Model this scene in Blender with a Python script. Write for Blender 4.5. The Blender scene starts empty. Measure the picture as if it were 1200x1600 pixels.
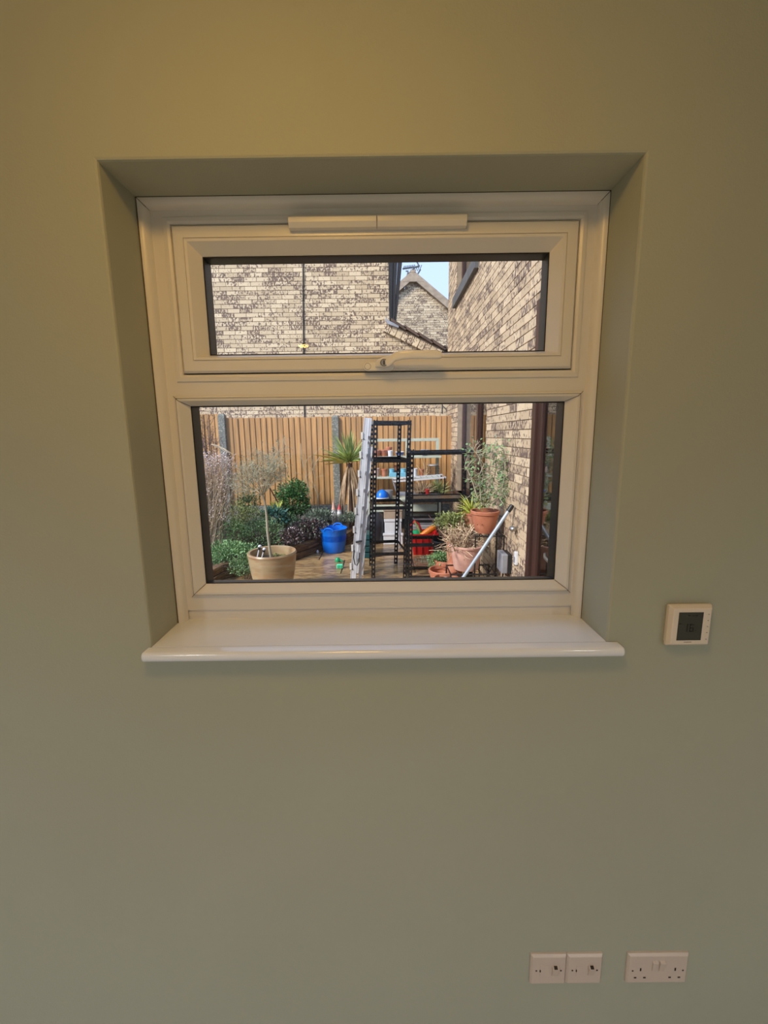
import bpy, bmesh, math, random
from mathutils import Vector, Matrix
import numpy as np

S = bpy.context.scene
COL = S.collection
R = random.Random(7)

# ------------------------------------------------------------------ camera
F_PX = 682.74
PITCH, YAW, ROLL = 0.1752, -0.0018, -0.0127
CAM = Vector((0.489, -0.8495, 0.4332))
_fw = Vector((math.sin(YAW)*math.cos(PITCH), math.cos(YAW)*math.cos(PITCH), -math.sin(PITCH)))
_rt = Vector((math.cos(YAW), -math.sin(YAW), 0.0))
_up = _rt.cross(_fw)
_c, _s = math.cos(ROLL), math.sin(ROLL)
_rt, _up = _c*_rt + _s*_up, -_s*_rt + _c*_up
cam_data = bpy.data.cameras.new('camera')
cam_data.sensor_fit = 'VERTICAL'
cam_data.sensor_height = 24.0
cam_data.lens = F_PX*24.0/1600.0
cam_data.clip_start = 0.02
cam = bpy.data.objects.new('camera', cam_data)
COL.objects.link(cam)
cam.matrix_world = Matrix((( _rt.x, _up.x, -_fw.x, CAM.x), (_rt.y, _up.y, -_fw.y, CAM.y),
                           (_rt.z, _up.z, -_fw.z, CAM.z), (0, 0, 0, 1)))
S.camera = cam

# ------------------------------------------------------------------ world, sun, exposure
w = bpy.data.worlds.new('sky'); S.world = w; w.use_nodes = True
nt = w.node_tree; nt.nodes.clear()
o_ = nt.nodes.new('ShaderNodeOutputWorld'); b_ = nt.nodes.new('ShaderNodeBackground')
tc = nt.nodes.new('ShaderNodeTexCoord'); sx = nt.nodes.new('ShaderNodeSeparateXYZ')
rp = nt.nodes.new('ShaderNodeValToRGB')
rp.color_ramp.elements[0].position = 0.0; rp.color_ramp.elements[0].color = (0.60, 0.71, 0.95, 1)
rp.color_ramp.elements[1].position = 0.8; rp.color_ramp.elements[1].color = (0.42, 0.66, 1.08, 1)
nt.links.new(tc.outputs['Generated'], sx.inputs[0]); nt.links.new(sx.outputs['Z'], rp.inputs[0])
nt.links.new(rp.outputs[0], b_.inputs['Color']); nt.links.new(b_.outputs[0], o_.inputs['Surface'])
b_.inputs['Strength'].default_value = 1.4

sun_d = bpy.data.lights.new('sun', 'SUN'); sun_d.energy = 4.3; sun_d.angle = math.radians(16)
sun_d.color = (1.0, 0.94, 0.84)
sun = bpy.data.objects.new('sun', sun_d); COL.objects.link(sun)
sun.rotation_euler = Vector((0.66, 0.50, -0.60)).to_track_quat('-Z', 'Y').to_euler()

S.view_settings.view_transform = 'Standard'; S.view_settings.look = 'None'
S.view_settings.gamma = 1.0; S.view_settings.use_curve_mapping = False
S.view_settings.exposure = 0.0
S.cycles.use_denoising = True
S.cycles.max_bounces = 10; S.cycles.transparent_max_bounces = 16
S.cycles.sample_clamp_indirect = 6.0

# ------------------------------------------------------------------ measuring helpers (image 1200 x 1600 -> world)
def _ray(px, py): return _fw + (px-600)/F_PX*_rt + (800-py)/F_PX*_up
def at(px, py, Y):
    d = _ray(px, py); return CAM + d*((Y-CAM.y)/d.y)
def gnd(px, py, z):
    d = _ray(px, py); return CAM + d*((z-CAM.z)/d.z)
def atx(px, py, X):
    d = _ray(px, py); return CAM + d*((X-CAM.x)/d.x)
def proj(p):
    d = Vector(p)-CAM; z = d.dot(_fw)
    return 600+F_PX*d.dot(_rt)/z, 800-F_PX*d.dot(_up)/z, z
ZG = CAM.z - 1.64            # patio level
W_, H_ = 0.947, 0.906        # window opening
DEP = 0.135                  # reveal depth

# ------------------------------------------------------------------ materials
def srgb(r, g, b):
    f = lambda c: (c/255/12.92) if c/255 <= 0.04045 else ((c/255+0.055)/1.055)**2.4
    return (f(r), f(g), f(b), 1.0)
M = {}
def mat(name, col, rough=0.6, metal=0.0, var=None, scale=8.0, stretch=(1,1,1), bump=0.0, bscale=60.0, spec=0.5, rnd=0.0,
        lo=0.35, hi=0.65, coat=0.0, emit=0.0, alpha=None, detail=4.0):
    m = bpy.data.materials.new(name); m.use_nodes = True; t = m.node_tree; n = t.nodes; L = t.links
    bs = n['Principled BSDF']
    bs.inputs['Base Color'].default_value = col; bs.inputs['Roughness'].default_value = rough
    bs.inputs['Metallic'].default_value = metal; bs.inputs['Specular IOR Level'].default_value = spec
    bs.inputs['Coat Weight'].default_value = coat
    if emit: bs.inputs['Emission Color'].default_value = col; bs.inputs['Emission Strength'].default_value = emit
    out = None
    tcn = n.new('ShaderNodeTexCoord'); mp = n.new('ShaderNodeMapping'); L.new(tcn.outputs['Object'], mp.inputs['Vector'])
    mp.inputs['Scale'].default_value = stretch
    vec = mp.outputs[0]
    rr = None
    if rnd:
        oi = n.new('ShaderNodeObjectInfo'); ge = n.new('ShaderNodeNewGeometry')
        ad = n.new('ShaderNodeMath'); ad.operation = 'ADD'
        L.new(oi.outputs['Random'], ad.inputs[0]); L.new(ge.outputs['Random Per Island'], ad.inputs[1])
        fr = n.new('ShaderNodeMath'); fr.operation = 'FRACT'; L.new(ad.outputs[0], fr.inputs[0]); rr = fr.outputs[0]
        mu = n.new('ShaderNodeMath'); mu.operation = 'MULTIPLY'; L.new(rr, mu.inputs[0]); mu.inputs[1].default_value = 37.0
        va = n.new('ShaderNodeVectorMath'); va.operation = 'ADD'; L.new(vec, va.inputs[0]); L.new(mu.outputs[0], va.inputs[1]); vec = va.outputs[0]
    if var is not None:
        nz = n.new('ShaderNodeTexNoise'); nz.inputs['Scale'].default_value = scale; nz.inputs['Detail'].default_value = detail
        L.new(vec, nz.inputs['Vector'])
        cr = n.new('ShaderNodeValToRGB'); L.new(nz.outputs['Fac'], cr.inputs[0])
        cols = [col] + (var if isinstance(var, list) else [var])
        el = cr.color_ramp.elements
        el[0].position = lo; el[0].color = cols[0]; el[1].position = hi; el[1].color = cols[-1]
        for i, c in enumerate(cols[1:-1]):
            e = el.new(lo+(hi-lo)*(i+1)/(len(cols)-1)); e.color = c
        out = cr.outputs[0]
    if rnd:
        hs = n.new('ShaderNodeHueSaturation')
        mr = n.new('ShaderNodeMapRange'); L.new(rr, mr.inputs[0]); mr.inputs[3].default_value = 1-rnd; mr.inputs[4].default_value = 1+rnd
        L.new(mr.outputs[0], hs.inputs['Value'])
        if out: L.new(out, hs.inputs['Color'])
        else: hs.inputs['Color'].default_value = col
        out = hs.outputs[0]
    if out: L.new(out, bs.inputs['Base Color'])
    if bump:
        nb = n.new('ShaderNodeTexNoise'); nb.inputs['Scale'].default_value = bscale; nb.inputs['Detail'].default_value = 3
        L.new(vec, nb.inputs['Vector'])
        bp = n.new('ShaderNodeBump'); bp.inputs['Strength'].default_value = bump; bp.inputs['Distance'].default_value = 0.01
        L.new(nb.outputs['Fac'], bp.inputs['Height']); L.new(bp.outputs[0], bs.inputs['Normal'])
    M[name] = m
    return m

def brick_mat(name, light, mid, dark, thr=0.56):
    """buff stock brick: cream ground, purple-brown kiss marks, every brick different"""
    m = bpy.data.materials.new(name); m.use_nodes = True; t = m.node_tree; n = t.nodes; L = t.links
    bs = n['Principled BSDF']; bs.inputs['Roughness'].default_value = 0.85
    oi = n.new('ShaderNodeObjectInfo'); ge = n.new('ShaderNodeNewGeometry')
    ad = n.new('ShaderNodeMath'); ad.operation = 'ADD'; L.new(oi.outputs['Random'], ad.inputs[0]); L.new(ge.outputs['Random Per Island'], ad.inputs[1])
    fr = n.new('ShaderNodeMath'); fr.operation = 'FRACT'; L.new(ad.outputs[0], fr.inputs[0])
    mu = n.new('ShaderNodeMath'); mu.operation = 'MULTIPLY'; L.new(fr.outputs[0], mu.inputs[0]); mu.inputs[1].default_value = 91.0
    tcn = n.new('ShaderNodeTexCoord'); va = n.new('ShaderNodeVectorMath'); va.operation = 'ADD'
    L.new(tcn.outputs['Object'], va.inputs[0]); L.new(mu.outputs[0], va.inputs[1])
    mp = n.new('ShaderNodeMapping'); mp.inputs['Scale'].default_value = (42, 42, 24); L.new(va.outputs[0], mp.inputs['Vector'])
    nz = n.new('ShaderNodeTexNoise'); nz.inputs['Scale'].default_value = 1.0; nz.inputs['Detail'].default_value = 2.5; L.new(mp.outputs[0], nz.inputs['Vector'])
    # per-brick amount of marking
    f2 = n.new('ShaderNodeMath'); f2.operation = 'MULTIPLY'; L.new(fr.outputs[0], f2.inputs[0]); f2.inputs[1].default_value = 7.31
    f3 = n.new('ShaderNodeMath'); f3.operation = 'FRACT'; L.new(f2.outputs[0], f3.inputs[0])
    mr = n.new('ShaderNodeMapRange'); L.new(f3.outputs[0], mr.inputs[0]); mr.inputs[3].default_value = -0.13; mr.inputs[4].default_value = 0.10
    a2 = n.new('ShaderNodeMath'); a2.operation = 'ADD'; L.new(nz.outputs['Fac'], a2.inputs[0]); L.new(mr.outputs[0], a2.inputs[1])
    cr = n.new('ShaderNodeValToRGB'); L.new(a2.outputs[0], cr.inputs[0])
    e = cr.color_ramp.elements; e[0].position = thr-0.05; e[0].color = (1, 1, 1, 1); e[1].position = thr+0.03; e[1].color = (0, 0, 0, 1)
    # ground tone per brick
    g = n.new('ShaderNodeMix'); g.data_type = 'RGBA'; L.new(fr.outputs[0], g.inputs[0]); g.inputs[6].default_value = light; g.inputs[7].default_value = mid
    mx = n.new('ShaderNodeMix'); mx.data_type = 'RGBA'; L.new(cr.outputs[0], mx.inputs[0]); mx.inputs[6].default_value = dark; L.new(g.outputs[2], mx.inputs[7])
    L.new(mx.outputs[2], bs.inputs['Base Color'])
    M[name] = m
    return m

def glass_mat(name, tint, rough=0.0, refl=1.0):
    m = bpy.data.materials.new(name); m.use_nodes = True; t = m.node_tree; n = t.nodes; L = t.links
    n.clear(); o = n.new('ShaderNodeOutputMaterial'); tr = n.new('ShaderNodeBsdfTransparent'); gl = n.new('ShaderNodeBsdfGlossy')
    fr = n.new('ShaderNodeFresnel')
    ge = n.new('ShaderNodeNewGeometry'); ir = n.new('ShaderNodeMapRange'); L.new(ge.outputs['Backfacing'], ir.inputs[0])
    ir.inputs[3].default_value = 1.45; ir.inputs[4].default_value = 1/1.45; L.new(ir.outputs[0], fr.inputs['IOR'])   # thin sheet: same reflectance from both sides
    mx = n.new('ShaderNodeMixShader')
    tr.inputs['Color'].default_value = tint; gl.inputs['Roughness'].default_value = rough
    mm = n.new('ShaderNodeMath'); mm.operation = 'MULTIPLY'; mm.inputs[1].default_value = refl; L.new(fr.outputs[0], mm.inputs[0])
    L.new(mm.outputs[0], mx.inputs[0]); L.new(tr.outputs[0], mx.inputs[1]); L.new(gl.outputs[0], mx.inputs[2]); L.new(mx.outputs[0], o.inputs['Surface'])
    M[name] = m
    return m

mat('sage_paint', srgb(173, 175, 158), 0.72, var=[srgb(169, 171, 154)], scale=1.5, bump=0.10, bscale=260, spec=0.3)
mat('ceiling_paint', srgb(235, 233, 225), 0.8, bump=0.05, bscale=200)
mat('floor_oak', srgb(206, 190, 162), 0.45, var=[srgb(186, 168, 140)], scale=3, stretch=(1, 8, 1))
mat('upvc', srgb(228, 223, 214), 0.30, var=[srgb(224, 219, 210)], scale=2, spec=0.45)
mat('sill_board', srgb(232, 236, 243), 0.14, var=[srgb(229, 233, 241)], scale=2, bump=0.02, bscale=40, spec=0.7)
mat('black_gasket', srgb(18, 18, 20), 0.5, var=[srgb(24, 24, 27)], scale=20)
mat('dark_foil', srgb(20, 19, 23), 0.4, var=[srgb(25, 24, 28)], scale=10)
mat('socket_plastic', srgb(205, 190, 178), 0.35, var=[srgb(200, 186, 174)], scale=5)
mat('thermo_plastic', srgb(226, 214, 200), 0.4, var=[srgb(222, 210, 196)], scale=5)
mat('hole_dark', srgb(40, 28, 22), 0.7, var=[srgb(30, 22, 18)], scale=20)
mat('lcd', srgb(52, 54, 50), 0.25, var=[srgb(48, 50, 47)], scale=9)
mat('lcd_digit', srgb(16, 18, 16), 0.4, var=[srgb(20, 20, 18)], scale=9)
mat('grey_print', srgb(150, 135, 125), 0.6, var=[srgb(140, 128, 120)], scale=9)
mat('handle_white', srgb(244, 242, 238), 0.22, var=[srgb(236, 232, 226)], scale=4)
mat('steel', srgb(190, 185, 178), 0.3, 0.9, var=[srgb(170, 166, 160)], scale=12)
glass_mat('clear_glass', (0.985, 0.99, 0.99, 1), 0.0, 0.45)
glass_mat('etched_mark', (0.55, 0.56, 0.58, 1), 0.4)
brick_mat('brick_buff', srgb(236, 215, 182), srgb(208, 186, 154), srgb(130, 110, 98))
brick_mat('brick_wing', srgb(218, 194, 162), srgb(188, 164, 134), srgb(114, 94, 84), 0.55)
mat('mortar', srgb(166, 146, 124), 0.95, var=[srgb(148, 130, 110)], scale=12)
mat('fence_wood', srgb(200, 152, 96), 0.75, var=[srgb(184, 136, 82), srgb(164, 128, 86)], scale=3.0, stretch=(9, 9, 0.7), rnd=0.13)
mat('post_concrete', srgb(146, 146, 138), 0.9, var=[srgb(108, 110, 104), srgb(164, 162, 152)], scale=28, bump=0.3, bscale=80)
mat('sandstone', srgb(178, 140, 92), 0.24, var=[srgb(128, 100, 72), srgb(186, 152, 106), srgb(134, 112, 90)], scale=5.5, stretch=(1, 2.6, 1), rnd=0.22, bump=0.25, bscale=10, detail=7, lo=0.3, hi=0.72)
mat('joint_sand', srgb(84, 68, 50), 0.9, var=[srgb(66, 54, 42)], scale=10)
mat('soil', srgb(52, 42, 34), 0.95, var=[srgb(34, 28, 24), srgb(74, 62, 50)], scale=22, bump=0.6, bscale=40)
mat('sleeper_wood', srgb(122, 92, 62), 0.7, var=[srgb(88, 64, 42), srgb(140, 108, 74)], scale=5, stretch=(1, 1, 6), rnd=0.1)
mat('dark_brown_wood', srgb(70, 44, 38), 0.4, var=[srgb(56, 36, 32)], scale=3, stretch=(6, 6, 0.6))
mat('dark_pane', srgb(30, 28, 30), 0.05, spec=0.8)
mat('interior_dark', srgb(46, 42, 42), 0.8, var=[srgb(38, 34, 34)], scale=3)
mat('curtain_grey', srgb(120, 118, 116), 0.9, var=[srgb(100, 98, 98)], scale=6, stretch=(8, 8, 0.3))
mat('cladding_black', srgb(44, 44, 50), 0.5, var=[srgb(34, 34, 40)], scale=3, stretch=(8, 8, 0.5))
mat('lead', srgb(176, 180, 190), 0.5, var=[srgb(150, 154, 164)], scale=8)
mat('roof_tile', srgb(112, 92, 82), 0.8, var=[srgb(92, 76, 70)], scale=6, rnd=0.15)
mat('far_roof', srgb(186, 166, 144), 0.8, var=[srgb(160, 142, 124)], scale=6)
mat('stone_sill', srgb(104, 104, 104), 0.7, var=[srgb(88, 88, 90)], scale=8)
mat('cable_black', srgb(30, 28, 28), 0.6, var=[srgb(40, 36, 34)], scale=8)
mat('aerial_metal', srgb(120, 122, 126), 0.4, 0.6, var=[srgb(100, 102, 106)], scale=8)
mat('black_steel', srgb(24, 24, 28), 0.27, 0.2, var=[srgb(36, 36, 40)], scale=14)
mat('aluminium', srgb(222, 222, 226), 0.42, 0.25, var=[srgb(194, 194, 198)], scale=6, stretch=(3, 3, 0.6))
mat('rung_cap', srgb(222, 220, 216), 0.5, var=[srgb(206, 204, 200)], scale=8)
mat('blue_plastic', srgb(8, 118, 232), 0.35, var=[srgb(10, 108, 220)], scale=5)
mat('teal_plastic', srgb(30, 78, 80), 0.4, var=[srgb(24, 64, 68)], scale=5)
mat('green_plastic', srgb(20, 150, 96), 0.35, var=[srgb(30, 168, 110)], scale=8)
mat('mint_plastic', srgb(90, 226, 176), 0.35, var=[srgb(110, 236, 190)], scale=8)
mat('red_plastic', srgb(206, 38, 34), 0.35, var=[srgb(188, 30, 30)], scale=5)
mat('orange_plastic', srgb(244, 142, 24), 0.4, var=[srgb(236, 126, 20)], scale=5)
mat('white_plastic', srgb(222, 222, 226), 0.45, var=[srgb(206, 206, 212)], scale=5)
mat('grey_tray', srgb(150, 150, 156), 0.5, var=[srgb(120, 120, 128)], scale=5)
mat('black_plastic', srgb(28, 28, 30), 0.45, var=[srgb(38, 38, 42)], scale=6)
mat('black_sack', srgb(36, 36, 42), 0.4, var=[srgb(52, 52, 60)], scale=5, bump=0.4, bscale=9)
mat('cardboard', srgb(178, 156, 134), 0.85, var=[srgb(164, 142, 122)], scale=5)
mat('pale_green_paint', srgb(200, 206, 190), 0.6, var=[srgb(184, 190, 174)], scale=7)
mat('terracotta', srgb(190, 120, 90), 0.8, var=[srgb(174, 104, 76), srgb(200, 134, 104)], scale=6, rnd=0.08)
mat('pink_clay', srgb(216, 170, 154), 0.85, var=[srgb(202, 152, 136), srgb(220, 180, 166)], scale=6)
mat('tan_glaze', srgb(164, 124, 86), 0.35, var=[srgb(172, 150, 116), srgb(146, 106, 72)], scale=3.0, stretch=(1, 1, 3.5), lo=0.3, hi=0.7)
mat('sky_blue_plastic', srgb(130, 196, 222), 0.45, var=[srgb(116, 184, 212)], scale=5)
mat('white_china', srgb(226, 226, 232), 0.25, var=[srgb(214, 214, 222)], scale=5)
mat('blue_china', srgb(56, 70, 140), 0.25, var=[srgb(70, 86, 156)], scale=5)
mat('pink_white', srgb(216, 186, 176), 0.5, var=[srgb(206, 174, 164)], scale=5)
mat('pole_grey', srgb(178, 190, 204), 0.35, 0.2, var=[srgb(164, 176, 190)], scale=5)
mat('trunk_pale', srgb(182, 172, 150), 0.8, var=[srgb(150, 142, 122)], scale=12, stretch=(1, 1, 0.3))
mat('twig_beige', srgb(212, 192, 164), 0.85, var=[srgb(184, 164, 138)], scale=9, rnd=0.2)
mat('twig_grey', srgb(196, 186, 160), 0.85, var=[srgb(168, 160, 132)], scale=9, rnd=0.2)
mat('twig_brown', srgb(112, 82, 68), 0.85, var=[srgb(90, 66, 56)], scale=9, rnd=0.15)
mat('seed_head', srgb(222, 206, 198), 0.9, var=[srgb(204, 184, 182)], scale=9, rnd=0.2)
mat('leaf_fresh', srgb(136, 168, 112), 0.55, var=[srgb(104, 144, 88)], scale=7, rnd=0.35)
mat('leaf_olive', srgb(156, 162, 98), 0.55, var=[srgb(124, 136, 80)], scale=7, rnd=0.3)
mat('leaf_mid', srgb(122, 150, 98), 0.55, var=[srgb(96, 128, 80)], scale=7, rnd=0.35)
mat('leaf_dark', srgb(62, 106, 54), 0.5, var=[srgb(76, 124, 60)], scale=7, rnd=0.35)
mat('leaf_conifer', srgb(96, 116, 76), 0.6, var=[srgb(76, 98, 64)], scale=7, rnd=0.3)
mat('leaf_teal', srgb(92, 140, 120), 0.5, var=[srgb(74, 120, 100)], scale=7, rnd=0.3)
mat('leaf_yellow', srgb(206, 204, 96), 0.5, var=[srgb(170, 182, 76)], scale=7, rnd=0.2)
mat('leaf_purple', srgb(74, 66, 62), 0.55, var=[srgb(108, 82, 86), srgb(64, 80, 60)], scale=7, rnd=0.4)
mat('leaf_sage', srgb(128, 140, 118), 0.6, var=[srgb(104, 118, 96)], scale=7, rnd=0.25)
mat('petal_pale', srgb(226, 220, 214), 0.6, var=[srgb(214, 190, 200)], scale=7, rnd=0.1)
mat('cordyline_green', srgb(170, 186, 96), 0.45, var=[srgb(128, 156, 72), srgb(216, 212, 140)], scale=5, rnd=0.25)
mat('cordyline_yellow', srgb(206, 182, 84), 0.5, var=[srgb(190, 168, 78)], scale=5, rnd=0.12)
mat('dead_leaf', srgb(190, 160, 124), 0.8, var=[srgb(160, 130, 100), srgb(206, 180, 148)], scale=5, rnd=0.2)
mat('dry_stalk', srgb(212, 188, 154), 0.85, var=[srgb(150, 120, 94)], scale=8, rnd=0.25)
mat('moss', srgb(128, 126, 70), 0.95, var=[srgb(98, 96, 56)], scale=14, bump=0.4, bscale=50)
mat('gnome_white', srgb(228, 226, 226), 0.5, var=[srgb(212, 210, 212)], scale=8)
mat('gnome_pink', srgb(216, 170, 150), 0.5, var=[srgb(206, 158, 140)], scale=8)
mat('gnome_red', srgb(206, 70, 70), 0.5, var=[srgb(192, 58, 60)], scale=8)
mat('seam_and_gap_shade', srgb(96, 84, 64), 0.8, var=[srgb(80, 70, 54)], scale=20)  # dark seam tone, also the painted shadow gap beside the trim
mat('lamp_base', srgb(230, 230, 226), 0.4, var=[srgb(224, 224, 220)], scale=5)

# ------------------------------------------------------------------ mesh builder
class MB:
    def __init__(s): s.v = []; s.f = []
    def add(s, vs, fs):
        k = len(s.v); s.v += [tuple(p) for p in vs]; s.f += [tuple(i+k for i in q) for q in fs]; return s
    def box(s, a, b):
        (x0, y0, z0), (x1, y1, z1) = [min(p, q) for p, q in zip(a, b)], [max(p, q) for p, q in zip(a, b)]
        return s.add([(x0,y0,z0),(x1,y0,z0),(x1,y1,z0),(x0,y1,z0),(x0,y0,z1),(x1,y0,z1),(x1,y1,z1),(x0,y1,z1)],
              [(0,3,2,1),(4,5,6,7),(0,1,5,4),(1,2,6,5),(2,3,7,6),(3,0,4,7)])
    def obox(s, c, ax, ay, az):   # centre and three half axes
        c, ax, ay, az = Vector(c), Vector(ax), Vector(ay), Vector(az)
        vs = [c+sx_*ax+sy*ay+sz*az for sz in (-1, 1) for (sx_, sy) in ((-1,-1),(1,-1),(1,1),(-1,1))]
        return s.add(vs, [(0,3,2,1),(4,5,6,7),(0,1,5,4),(1,2,6,5),(2,3,7,6),(3,0,4,7)])
    def bar(s, a, b, w, t, side=(0, 1, 0)):  # rectangular bar a->b, w across 'side x dir', t along side
        a, b = Vector(a), Vector(b); d = (b-a); L = d.length; d.normalize(); sd = Vector(side); sd = (sd-d*sd.dot(d)).normalized(); q = d.cross(sd)
        return s.obox((a+b)/2, q*w/2, sd*t/2, d*L/2)
    def prism(s, poly, d):        # poly: list of 3-D points, extruded by vector d
        n = len(poly); d = Vector(d); P = [Vector(p) for p in poly]
        return s.add(P+[p+d for p in P], [tuple(range(n)), tuple(range(2*n-1, n-1, -1))]+[(i, i+n, (i+1)%n+n, (i+1)%n) for i in range(n)])
    def tube(s, pts, r, n=8, cap=True):
        P = [Vector(p) for p in pts]; rs = r if isinstance(r, (list, tuple)) else [r]*len(P)
        ref = Vector((0.31, 0.87, 0.39)); vs = []; fs = []
        for i, p in enumerate(P):
            d = (P[min(i+1, len(P)-1)]-P[max(i-1, 0)])
            if d.length < 1e-9: d = Vector((0, 0, 1))
            d.normalize(); a = d.cross(ref)
            if a.length < 1e-3: a = d.cross(Vector((1, 0, 0)))
            a.normalize(); b = d.cross(a)
            vs += [p+rs[i]*(math.cos(2*math.pi*k/n)*a+math.sin(2*math.pi*k/n)*b) for k in range(n)]
        for i in range(len(P)-1):
            fs += [(i*n+k, i*n+(k+1)%n, (i+1)*n+(k+1)%n, (i+1)*n+k) for k in range(n)]
        if cap: fs += [tuple(range(n-1, -1, -1)), tuple(range((len(P)-1)*n, len(P)*n))]
        return s.add(vs, fs)
    def lathe(s, c, prof, n=32, cap0=True, cap1=False, sx=1.0, sy=1.0):   # prof: (r, z) from bottom outside
        c = Vector(c); vs = []; fs = []
        for r, z in prof: vs += [c+Vector((sx*r*math.cos(2*math.pi*k/n), sy*r*math.sin(2*math.pi*k/n), z)) for k in range(n)]
        for i in range(len(prof)-1): fs += [(i*n+k, i*n+(k+1)%n, (i+1)*n+(k+1)%n, (i+1)*n+k) for k in range(n)]
        if cap0: fs.append(tuple(range(n-1, -1, -1)))
        if cap1: fs.append(tuple(range((len(prof)-1)*n, len(prof)*n)))
        return s.add(vs, fs)
    def ball(s, c, r, n=12, m=8, sc=(1, 1, 1)):
        prof = [(max(1e-4, r*math.sin(math.pi*i/m)), -r*math.cos(math.pi*i/m)) for i in range(m+1)]
        k = len(s.v); s.lathe(c, prof, n, False, False); c = Vector(c)
        for i in range(k, len(s.v)): s.v[i] = tuple(c[j]+(s.v[i][j]-c[j])*sc[j] for j in range(3))
        return s
    def rings(s, rects, close_last=False):   # rects: (x0,z0,x1,z1,y) nested rectangles, lofted
        vs = []; fs = []
        for x0, z0, x1, z1, y in rects: vs += [(x0,y,z0),(x1,y,z0),(x1,y,z1),(x0,y,z1)]
        for i in range(len(rects)-1):
            for k in range(4): fs.append((i*4+k, i*4+(k+1)%4, (i+1)*4+(k+1)%4, (i+1)*4+k))
        if close_last: j = (len(rects)-1)*4; fs.append((j, j+1, j+2, j+3))
        return s.add(vs, fs)
    def leaf(s, p, d, nrm, L, w):            # folded diamond leaf
        p, d, nrm = Vector(p), Vector(d).normalized(), Vector(nrm)
        q = d.cross(nrm)
        if q.length < 1e-4: q = d.cross(Vector((1, 0.2, 0)))
        q.normalize(); u = q.cross(d)
        return s.add([p, p+d*L*.5+q*w*.5+u*w*.15, p+d*L, p+d*L*.5-q*w*.5+u*w*.15], [(0, 1, 2), (0, 2, 3)])
    def build(s, name, material, parent=None, base=None, smooth=False, bevel=0.0, seg=2, kind=None):
        me = bpy.data.meshes.new(name)
        if parent is not None: off = world_loc(parent)
        else: off = Vector(base) if base is not None else s.base()
        me.from_pydata([tuple(Vector(p)-off) for p in s.v], [], s.f); me.update()
        bm = bmesh.new(); bm.from_mesh(me); bmesh.ops.recalc_face_normals(bm, faces=bm.faces); bm.to_mesh(me); bm.free()
        me.materials.append(M[material])
        if smooth:
            for p in me.polygons: p.use_smooth = True
            try: me.set_sharp_from_angle(angle=math.radians(40))
            except Exception: pass
        o = bpy.data.objects.new(name, me); COL.objects.link(o)
        if parent is not None: o.parent = parent
        else: o.location = off
        if bevel:
            b = o.modifiers.new('soft_edge', 'BEVEL'); b.width = bevel; b.segments = seg; b.limit_method = 'ANGLE'; b.angle_limit = math.radians(35)
        if kind: o['kind'] = kind
        return o
    def base(s):
        a = np.array(s.v); return Vector(((a[:,0].min()+a[:,0].max())/2, (a[:,1].min()+a[:,1].max())/2, a[:,2].min()))
def world_loc(o):
    v = Vector(o.location)
    while o.parent is not None: o = o.parent; v = v+Vector(o.location)
    return v
def tag(o, label=None, cat=None, group=None, kind=None):
    if label: o['label'] = label
    if cat: o['category'] = cat
    if group: o['group'] = group
    if kind: o['kind'] = kind
    return o
def thing(name, loc, label=None, cat=None, group=None, kind=None):
    o = bpy.data.objects.new(name, None); o.empty_display_size = 0.05; COL.objects.link(o); o.location = loc
    return tag(o, label, cat, group, kind)

# ================================================================== the room
RX0, RX1, RY0, FZ, CZ = -1.75, 2.75, -3.8, -1.19, 1.26
WT = 0.205
mb = MB()
fo = (RX0-0.2, FZ-0.1, RX1+0.2, CZ+0.1)
ho = (-0.001, -0.018, W_, H_)
e = 0.005
mb.rings([fo+(WT,), fo+(0.0,), (ho[0]-e, ho[1]-e, ho[2]+e, ho[3]+e, 0.0), (ho[0]-e*.3, ho[1]-e*.3, ho[2]+e*.3, ho[3]+e*.3, e*.3),
          ho+(e,), ho+(WT,), fo+(WT,)])
tag(mb.build('wall_front', 'sage_paint'), 'sage green painted plaster wall around the window', kind='structure')
tag(MB().box((RX0-.15, RY0-.15, FZ), (RX0, 0, CZ)).build('wall_left', 'sage_paint'), kind='structure')
tag(MB().box((RX1, RY0-.15, FZ), (RX1+.15, 0, CZ)).build('wall_right', 'sage_paint'), kind='structure')
DX0, DX1, DZ1 = -1.6, 1.6, 0.90
mb = MB().box((RX0, RY0-.15, FZ), (DX0, RY0, CZ)).box((DX1, RY0-.15, FZ), (RX1, RY0, CZ)).box((DX0, RY0-.15, DZ1), (DX1, RY0, CZ))
tag(mb.build('wall_back', 'sage_paint'), kind='structure')
tag(MB().box((RX0-.15, RY0-.15, CZ), (RX1+.15, WT, CZ+.14)).build('ceiling', 'ceiling_paint'), kind='structure')
fl = thing('floor', (RX0, RY0, FZ), kind='structure')
MB().box((RX0-.15, RY0-.15, FZ-.15), (RX1+.15, 0, FZ-.012)).build('subfloor', 'floor_oak', fl)
pm = MB().box((0, 0, 0), (0.138, -RY0-.01, 0.012)); pm_o = None
k = 0
x = RX0
while x < RX1-0.15:
    if pm_o is None:
        o = pm.build('plank', 'floor_oak', None, base=(0, 0, 0)); pm_o = o
    else:
        o = pm_o.copy(); COL.objects.link(o)
    o.parent = fl; o.location = (x-RX0, 0.005, -0.012); x += 0.14
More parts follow.
